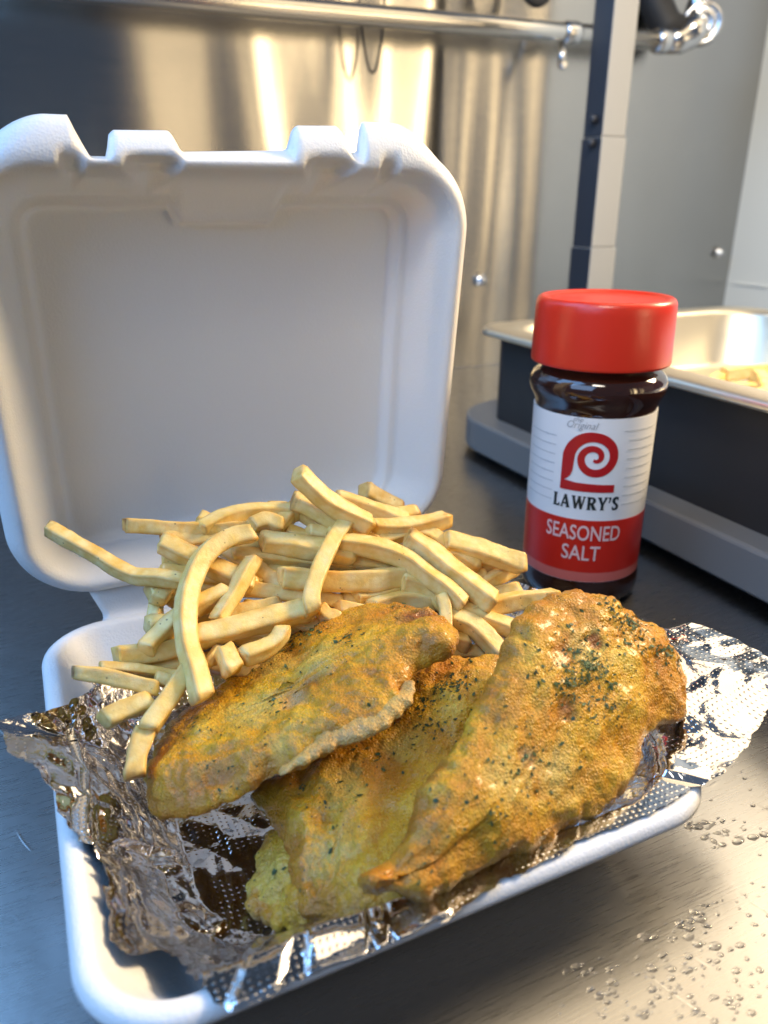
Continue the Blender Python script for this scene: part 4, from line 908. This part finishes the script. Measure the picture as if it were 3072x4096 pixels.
# ------------------------------------------------------------------ water on the counter
rnd = random.Random(8); wd = MB()
def drop(x, y, r, h, ex=1, rot=0):
    n = 18; rg = []
    for rr, z in ((1.03, -3), (1, 0), (.93, .22), (.80, .47), (.62, .72), (.40, .90), (.18, .98)):
        ring = []
        for k in range(n):
            a = 2 * math.pi * k / n; q = r * rr * (1 + .10 * noise.noise(Vector((x * 900 + math.cos(a), y * 900 + math.sin(a), 2))))
            u, v = q * math.cos(a) * ex, q * math.sin(a)
            ring.append((x + u * math.cos(rot) - v * math.sin(rot), y + u * math.sin(rot) + v * math.cos(rot), -.0014 if z < 0 else -.0003 + h * z))
        rg.append(ring)
    wd.rings(rg[::-1] if False else rg)
for x, y, r, e in [[0.1142,-0.0893,0.00042,1.42],[0.1181,-0.0854,0.00127,1.58],[0.1175,-0.0989,0.00121,1.01],[0.1184,-0.0894,0.00097,1.7],[0.1211,-0.0899,0.00143,1.79],[0.12,-0.0804,0.00105,1.52],[0.1201,-0.0928,0.00054,1.12],[0.1292,-0.0928,0.00041,1.89],[0.115,-0.0881,0.00085,1.81],[0.1271,-0.1011,0.00074,1.72],[0.1179,-0.0913,0.00146,1.34],[0.1227,-0.0926,0.00065,1.28],[0.1226,-0.0983,0.00042,1.87],[0.1171,-0.0765,0.00062,1.86],[0.1241,-0.092,0.00112,1.35],[0.1284,-0.0908,0.00036,1.85],[0.117,-0.0879,0.00066,1.23],[0.1334,-0.0824,0.00051,1.55],[0.1143,-0.0893,0.00148,1.32],[0.128,-0.0932,0.00077,1.02],[0.1245,-0.0988,0.00059,1.41],[0.1165,-0.0905,0.00141,1.12],[0.1152,-0.0836,0.00027,1.29],[0.1157,-0.096,0.00138,1.51],[0.1164,-0.1019,0.00035,1.17],[0.1331,-0.0942,0.00061,1.31],[0.1256,-0.097,0.00118,1.12],[0.1151,-0.1011,0.00067,1.57],[0.1173,-0.1002,0.00042,1.14],[0.1377,-0.1046,0.00161,1.39],[0.1389,-0.1018,0.00039,1.41],[0.1287,-0.0927,0.0007,1.8],[0.136,-0.0968,0.00055,1.22],[0.1327,-0.1037,0.00157,1.81],[0.1322,-0.0984,0.00034,1.11],[0.1186,-0.0954,0.00035,1.37],[0.1327,-0.0997,0.00055,1.87],[0.1137,-0.0911,0.00032,1.18],[0.1133,-0.0912,0.00044,1.25],[0.1267,-0.0977,0.00034,1.51],[0.119,-0.1016,0.00123,1.43],[0.1234,-0.0974,0.00039,1.04],[0.1288,-0.1017,0.00041,1.08],[0.1178,-0.095,0.00053,1.35],[0.1174,-0.0973,0.00057,1.3],[0.1259,-0.1027,0.00182,1.72],[0.1219,-0.0964,0.00099,1.7],[0.1208,-0.0932,0.00073,1.68],[0.0792,-0.1204,0.00126,1.13],[0.083,-0.1317,0.00182,1.4],[0.0804,-0.1202,0.00086,1.13],[0.0878,-0.1212,0.00083,1.77],[0.093,-0.1289,0.00057,1.43],[0.0735,-0.124,0.00066,1.43],[0.0864,-0.122,0.00179,1.54],[0.0646,-0.1196,0.00186,1.43],[0.0657,-0.1238,0.00037,1.21],[0.0724,-0.1308,0.0014,1.2],[0.069,-0.1323,0.00061,1.56],[0.0786,-0.122,0.00063,1.04],[0.0777,-0.1258,0.0003,1.24],[0.0805,-0.1236,0.00109,1.61],[0.084,-0.1264,0.00098,1.07],[0.0748,-0.1221,0.00061,1.25],[0.0786,-0.1208,0.00173,1.09],[0.0858,-0.1247,0.00086,1.27],[0.0835,-0.121,0.00083,1.48],[0.0806,-0.1295,0.00058,1.26],[0.0785,-0.1286,0.00176,1.1],[0.0717,-0.1231,0.00056,1.28],[0.0779,-0.1255,0.0015,1.5],[0.0745,-0.1187,0.00033,1.35],[0.0806,-0.1232,0.00125,1.63],[0.0867,-0.125,0.00035,1.76],[0.0814,-0.1185,0.00033,1.51],[0.0675,-0.1209,0.00101,1.85],[0.0915,-0.1181,0.00073,1.6],[0.0784,-0.122,0.00038,1.48],[0.0865,-0.1192,0.00178,1.1],[0.0707,-0.1197,0.00037,1.71],[0.0847,-0.1205,0.00055,1.78],[0.1393,-0.1073,0.00031,1.1],[0.1122,-0.124,0.00035,1.35],[0.1278,-0.111,0.00052,1.42],[0.1337,-0.0979,0.00031,1.03],[0.0717,-0.1507,0.00058,1.54],[0.1073,-0.1207,0.00027,1.33],[0.1446,-0.1043,0.00027,1.15],[0.0941,-0.1223,0.00017,1.55],[0.095,-0.1193,0.0002,1.29],[0.1246,-0.1359,0.0003,1.36],[0.1368,-0.1446,0.00027,1.35],[0.0963,-0.1365,0.00019,1.11],[0.12,-0.1391,0.00052,1.85],[0.1907,-0.0627,0.0005,1.24],[0.1502,-0.0952,0.00038,1.05],[0.0991,-0.1197,0.00058,1.03],[0.1093,-0.1289,0.00021,1.17],[0.155,-0.1086,0.00048,1.83],[0.1146,-0.119,0.00047,1.57],[0.0546,-0.1329,0.00037,1.1],[0.0868,-0.1252,0.00114,1.36],[0.1714,-0.0887,0.00068,1.5],[0.1319,-0.1165,0.00056,1.4],[0.1251,-0.0986,0.00031,1.68],[0.1488,-0.1129,0.00044,1.15],[0.1579,-0.0758,0.00024,1.61],[0.1086,-0.1312,0.00076,1.55],[0.1173,-0.1328,0.00107,1.9],[0.1185,-0.124,0.00019,1.28],[0.0853,-0.1468,0.00039,1.13],[0.117,-0.1218,0.00052,1.2],[0.1464,-0.0918,0.0009,1.42],[0.1479,-0.0951,0.00018,1.8],[0.1106,-0.1362,0.00037,1.61],[0.1065,-0.1384,0.00119,1.31],[0.1046,-0.1497,0.00076,1.34],[0.1083,-0.1214,0.00047,1.07],[0.0806,-0.1319,0.00026,1.62],[0.0675,-0.1347,0.00022,1.19],[0.0383,-0.1498,0.00036,1.4],[0.0908,-0.135,0.00122,1.65],[0.2034,-0.0874,0.00077,1.64],[0.136,-0.1076,0.00038,1.85],[0.0365,-0.1334,0.00019,1.84],[0.1027,-0.1281,0.00081,1.45],[0.115,-0.1342,0.00035,1.25],[0.0885,-0.1206,0.00083,1.7],[0.101,-0.1389,0.00056,1.19],[0.0868,-0.1348,0.00093,1.15],[0.0823,-0.1348,0.00099,1.2],[0.1259,-0.1205,0.0002,1.8],[0.132,-0.105,0.00038,1.47],[0.1269,-0.1314,0.00032,1.15],[0.1137,-0.1276,0.00053,1.87],[0.0779,-0.131,0.00048,1.01],[0.0887,-0.1206,0.00022,1.73],[0.0926,-0.1187,0.00115,1.38],[0.102,-0.1247,0.00043,1.9],[0.092,-0.1495,0.00068,1.12],[0.1562,-0.0791,0.00089,1.3],[0.1076,-0.1227,0.00016,1.58],[0.171,-0.1041,0.00058,1.68],[0.199,-0.0835,0.00075,1.47],[0.1015,-0.1315,0.0008,1.75],[0.1074,-0.1464,0.00056,1.72],[0.1009,-0.1355,0.00059,1.44],[0.0888,-0.1395,0.00083,1.03],[0.156,-0.0629,0.0002,1.07],[0.1202,-0.1316,0.00097,1.28],[0.0739,-0.135,0.00052,1.24],[0.1631,-0.121,0.00044,1.5],[0.1188,-0.1306,0.00072,1.07],[0.0963,-0.1319,0.00023,1.1],[0.1737,-0.0879,0.00052,1.62],[0.0495,-0.1237,0.0005,1.49],[0.1145,-0.1281,0.00025,1.81],[0.0763,-0.1705,0.00094,1.01],[0.0932,-0.1233,0.00082,1.17],[0.1729,-0.0841,0.00021,1.14],[0.0818,-0.15,0.00054,1.89],[0.0964,-0.1282,0.00028,1.35],[0.1405,-0.118,0.00023,1.33],[0.1007,-0.1398,0.00019,1.86],[0.1034,-0.1223,0.00042,1.77],[0.0871,-0.1195,0.0008,1.4],[0.0893,-0.144,0.00117,1.16],[0.1479,-0.1241,0.00028,1.76],[0.1017,-0.1429,0.0002,1.79],[0.1082,-0.1222,0.00024,1.89],[0.1278,-0.0911,0.00033,1.49],[0.0966,-0.1194,0.00067,1.41],[0.1529,-0.0848,0.0005,1.75],[0.0395,-0.1512,0.00044,1.54],[0.051,-0.1611,0.00136,1.25],[0.0795,-0.1433,0.00067,1.71],[0.0635,-0.15,0.00097,1.56],[0.0731,-0.147,0.00114,1.05],[0.0772,-0.1366,0.00025,1.19],[0.0412,-0.1214,0.00082,1.35],[0.0621,-0.1369,0.00053,1.36],[0.0439,-0.139,0.00028,1.13],[0.0598,-0.1455,0.00074,1.8],[0.0603,-0.1466,0.0003,1.48],[0.0824,-0.141,0.00117,1.65],[0.0711,-0.135,0.00058,1.11],[0.0779,-0.1381,0.00059,1.28],[0.0584,-0.1342,0.00042,1.08],[0.0746,-0.1449,0.00026,1.89],[0.0559,-0.1355,0.0004,1.39],[0.0571,-0.1242,0.00065,1.58],[0.0778,-0.1229,0.00026,1.68],[0.0686,-0.1403,0.00024,1.82],[0.0618,-0.1341,0.00115,1.38],[0.0461,-0.1194,0.00043,1.86],[0.076,-0.1478,0.00101,1.52],[0.0693,-0.1445,0.00086,1.83],[0.0505,-0.1375,0.00079,1.48],[0.0615,-0.145,0.0008,1.48],[0.0588,-0.1294,0.00119,1.66],[0.0627,-0.1411,0.00087,1.57],[0.0372,-0.1267,0.00047,1.84],[0.0742,-0.1574,0.00086,1.28],[0.0702,-0.1321,0.00037,1.77],[0.0679,-0.1372,0.00068,1.2],[0.0552,-0.1429,0.00029,1.31],[0.0677,-0.1445,0.00061,1.15],[0.0541,-0.1345,0.00117,1.21],[0.0647,-0.1271,0.00102,1.54],[0.0589,-0.128,0.00021,1.48],[0.0609,-0.1374,0.00035,1.81],[0.0644,-0.1319,0.00125,1.31],[0.0791,-0.1451,0.00032,1.38],[0.0715,-0.1376,0.00042,1.48],[0.0793,-0.1361,0.00081,1.83],[0.0595,-0.1383,0.00062,1.18],[0.0755,-0.1528,0.00105,1.53],[0.0639,-0.1307,0.00067,1.75],[0.0693,-0.1323,0.00026,1.5],[0.0722,-0.1314,0.00055,1.22],[0.0665,-0.1269,0.00081,1.29],[0.0661,-0.157,0.00061,1.35],[0.0617,-0.1466,0.00093,1.65],[0.0537,-0.1236,0.0004,1.15],[0.0717,-0.1491,0.00087,1.46],[0.0583,-0.1379,0.00058,1.21],[0.0585,-0.1425,0.00026,1.39],[0.0454,-0.153,0.00035,1.7],[0.0858,-0.1437,0.0005,1.71],[0.0761,-0.121,0.00032,1.12],[0.0858,-0.1622,0.00066,1.29],[0.0684,-0.1343,0.00126,1.9],[0.0715,-0.1568,0.00083,1.45],[0.0649,-0.1288,0.00064,1.49],[0.0557,-0.1293,0.0002,1.39],[0.0869,-0.1492,0.0004,1.86],[0.0859,-0.1349,0.00046,1.57],[0.0569,-0.1389,0.0005,1.67],[0.0411,-0.1293,0.00032,1.3],[0.0832,-0.1318,0.00043,1.56],[0.0716,-0.1383,0.00029,1.57],[0.0441,-0.1273,0.00126,1.55],[0.0521,-0.1474,0.00021,1.61],[0.0619,-0.138,0.00054,1.3],[0.0829,-0.1214,0.0014,1.13],[0.0713,-0.1244,0.00061,1.87],[0.0375,-0.1186,0.00143,1.38],[0.0384,-0.1215,0.00111,1.39],[0.033,-0.1186,0.00068,1.68],[0.0357,-0.1189,0.00062,1.12],[0.0601,-0.1198,0.00056,1.17],[0.052,-0.1279,0.00024,1.54],[0.0423,-0.13,0.00084,1.56],[0.0398,-0.1186,0.00057,1.25],[0.0595,-0.128,0.00054,1.78],[0.036,-0.1217,0.00028,1.27],[0.0461,-0.1238,0.00128,1.0],[0.0415,-0.1228,0.00056,1.26],[0.0465,-0.1255,0.0003,1.23],[0.1947,-0.0381,0.00084,1.83],[0.1703,-0.0695,0.00026,1.7],[0.2174,-0.0301,0.00086,1.67],[0.1947,-0.0497,0.00048,1.31],[0.1844,-0.0657,0.00031,1.55],[0.1926,-0.0713,0.00089,1.44],[0.2102,-0.0417,0.0004,1.11],[0.1754,-0.0775,0.00065,1.76],[0.1803,-0.0686,0.00068,1.33],[0.1997,-0.0599,0.00076,1.48],[0.1949,-0.0565,0.00044,1.88],[0.1839,-0.075,0.00045,1.87],[0.178,-0.0644,0.00031,1.76],[0.2385,-0.035,0.00033,1.15],[0.2014,-0.0406,0.0006,1.72],[0.2028,-0.0595,0.0013,1.07],[0.199,-0.0526,0.00022,1.09],[0.1913,-0.0629,0.0003,1.4],[0.1819,-0.0766,0.00107,1.63],[0.2139,-0.0362,0.00059,1.01],[0.1794,-0.0701,0.00023,1.53],[0.1818,-0.0754,0.00074,1.37],[0.0254,-0.127,0.00045,1.25],[0.0485,-0.1401,0.00037,1.35],[0.0242,-0.1234,0.00034,1.31],[0.0529,-0.1338,0.00029,1.84],[0.0531,-0.1288,0.00065,1.46],[0.0773,-0.1348,0.00083,1.54],[0.0158,-0.1328,0.00097,1.48],[0.0592,-0.1363,0.00053,1.67],[0.0626,-0.131,0.0003,1.62],[0.0697,-0.1344,0.00058,1.18],[0.047,-0.139,0.00087,1.24],[0.0915,-0.1552,0.00112,1.41],[0.0383,-0.129,0.00076,1.47],[0.06,-0.145,0.00038,1.04],[0.0578,-0.1344,0.00032,1.41],[0.0377,-0.1287,0.0007,1.22],[0.0503,-0.1387,0.00055,1.74],[0.0539,-0.1454,0.0003,1.77],[0.0404,-0.1298,0.00091,1.48],[0.0714,-0.1473,0.00114,1.13],[0.044,-0.1389,0.0004,1.13],[0.0232,-0.1288,0.00019,1.36],[0.0739,-0.1493,0.00056,1.83],[0.0338,-0.1323,0.00016,1.72],[0.0692,-0.1519,0.00057,1.38],[0.0483,-0.1387,0.0004,1.24],[0.0345,-0.1348,0.00083,1.37],[0.0622,-0.1431,0.00066,1.46],[0.0583,-0.1274,0.00042,1.26],[0.0554,-0.1446,0.00067,1.58],[0.0384,-0.1318,0.00085,1.88],[0.0569,-0.1313,0.00063,1.15],[0.0738,-0.1359,0.00059,1.35],[0.0507,-0.1464,0.00034,1.6],[0.025,-0.1341,0.00034,1.81],[0.0448,-0.1285,0.00082,1.14],[0.0448,-0.1366,0.00046,1.68],[0.0453,-0.1389,0.00099,1.36],[0.0672,-0.1355,0.00029,1.34],[0.0364,-0.1264,0.00109,1.11],[0.0549,-0.1306,0.00021,1.52],[0.0536,-0.1371,0.00073,1.84],[0.0403,-0.1381,0.00091,1.23],[0.0825,-0.1467,0.0006,1.61],[0.046,-0.1399,0.00107,1.69],[0.0524,-0.135,0.00028,1.51],[0.0439,-0.1341,0.0005,1.1],[0.0336,-0.1335,0.00035,1.81],[0.0434,-0.1353,0.00022,1.23],[0.0534,-0.135,0.00055,1.21],[0.0373,-0.1295,0.00106,1.52],[0.042,-0.1287,0.0004,1.07],[0.0424,-0.1315,0.00061,1.71],[0.0507,-0.141,0.00016,1.88],[0.1907,0.0838,0.00058,1.71],[0.2331,0.0706,0.00027,1.06],[0.2461,0.0361,0.00041,1.45],[0.2558,0.0531,0.00161,1.36],[0.2674,0.1259,0.00055,1.74],[0.2443,0.0671,0.00042,1.56],[0.2029,0.0795,0.00062,1.77],[0.2366,0.091,0.00031,1.39],[0.2366,0.0799,0.00117,1.52],[0.227,0.0282,0.00113,1.11],[0.2515,0.0816,0.00052,1.78],[0.2551,0.0609,0.00071,1.87],[0.2267,0.0338,0.00067,1.63],[0.2109,0.0416,0.0004,1.32],[0.2532,0.0746,0.00062,1.06],[0.2514,0.0657,0.00075,1.56],[0.2528,0.0714,0.00105,1.35],[0.245,0.0587,0.00118,1.58],[0.2146,0.0461,0.00077,1.23],[0.2141,0.2529,0.00153,1.66],[0.2452,0.2458,0.00042,1.62],[0.2611,0.2539,0.00088,1.64],[0.2569,0.2943,0.00096,1.71]]:
    drop(x, y, r * .9, r * .13 + .00022, e, -.5 + .6 * rnd.random())
wo = wd.build('water_drops', WATER, kind='stuff'); wo['label'] = 'water drops and splashes on the steel counter beside the container'
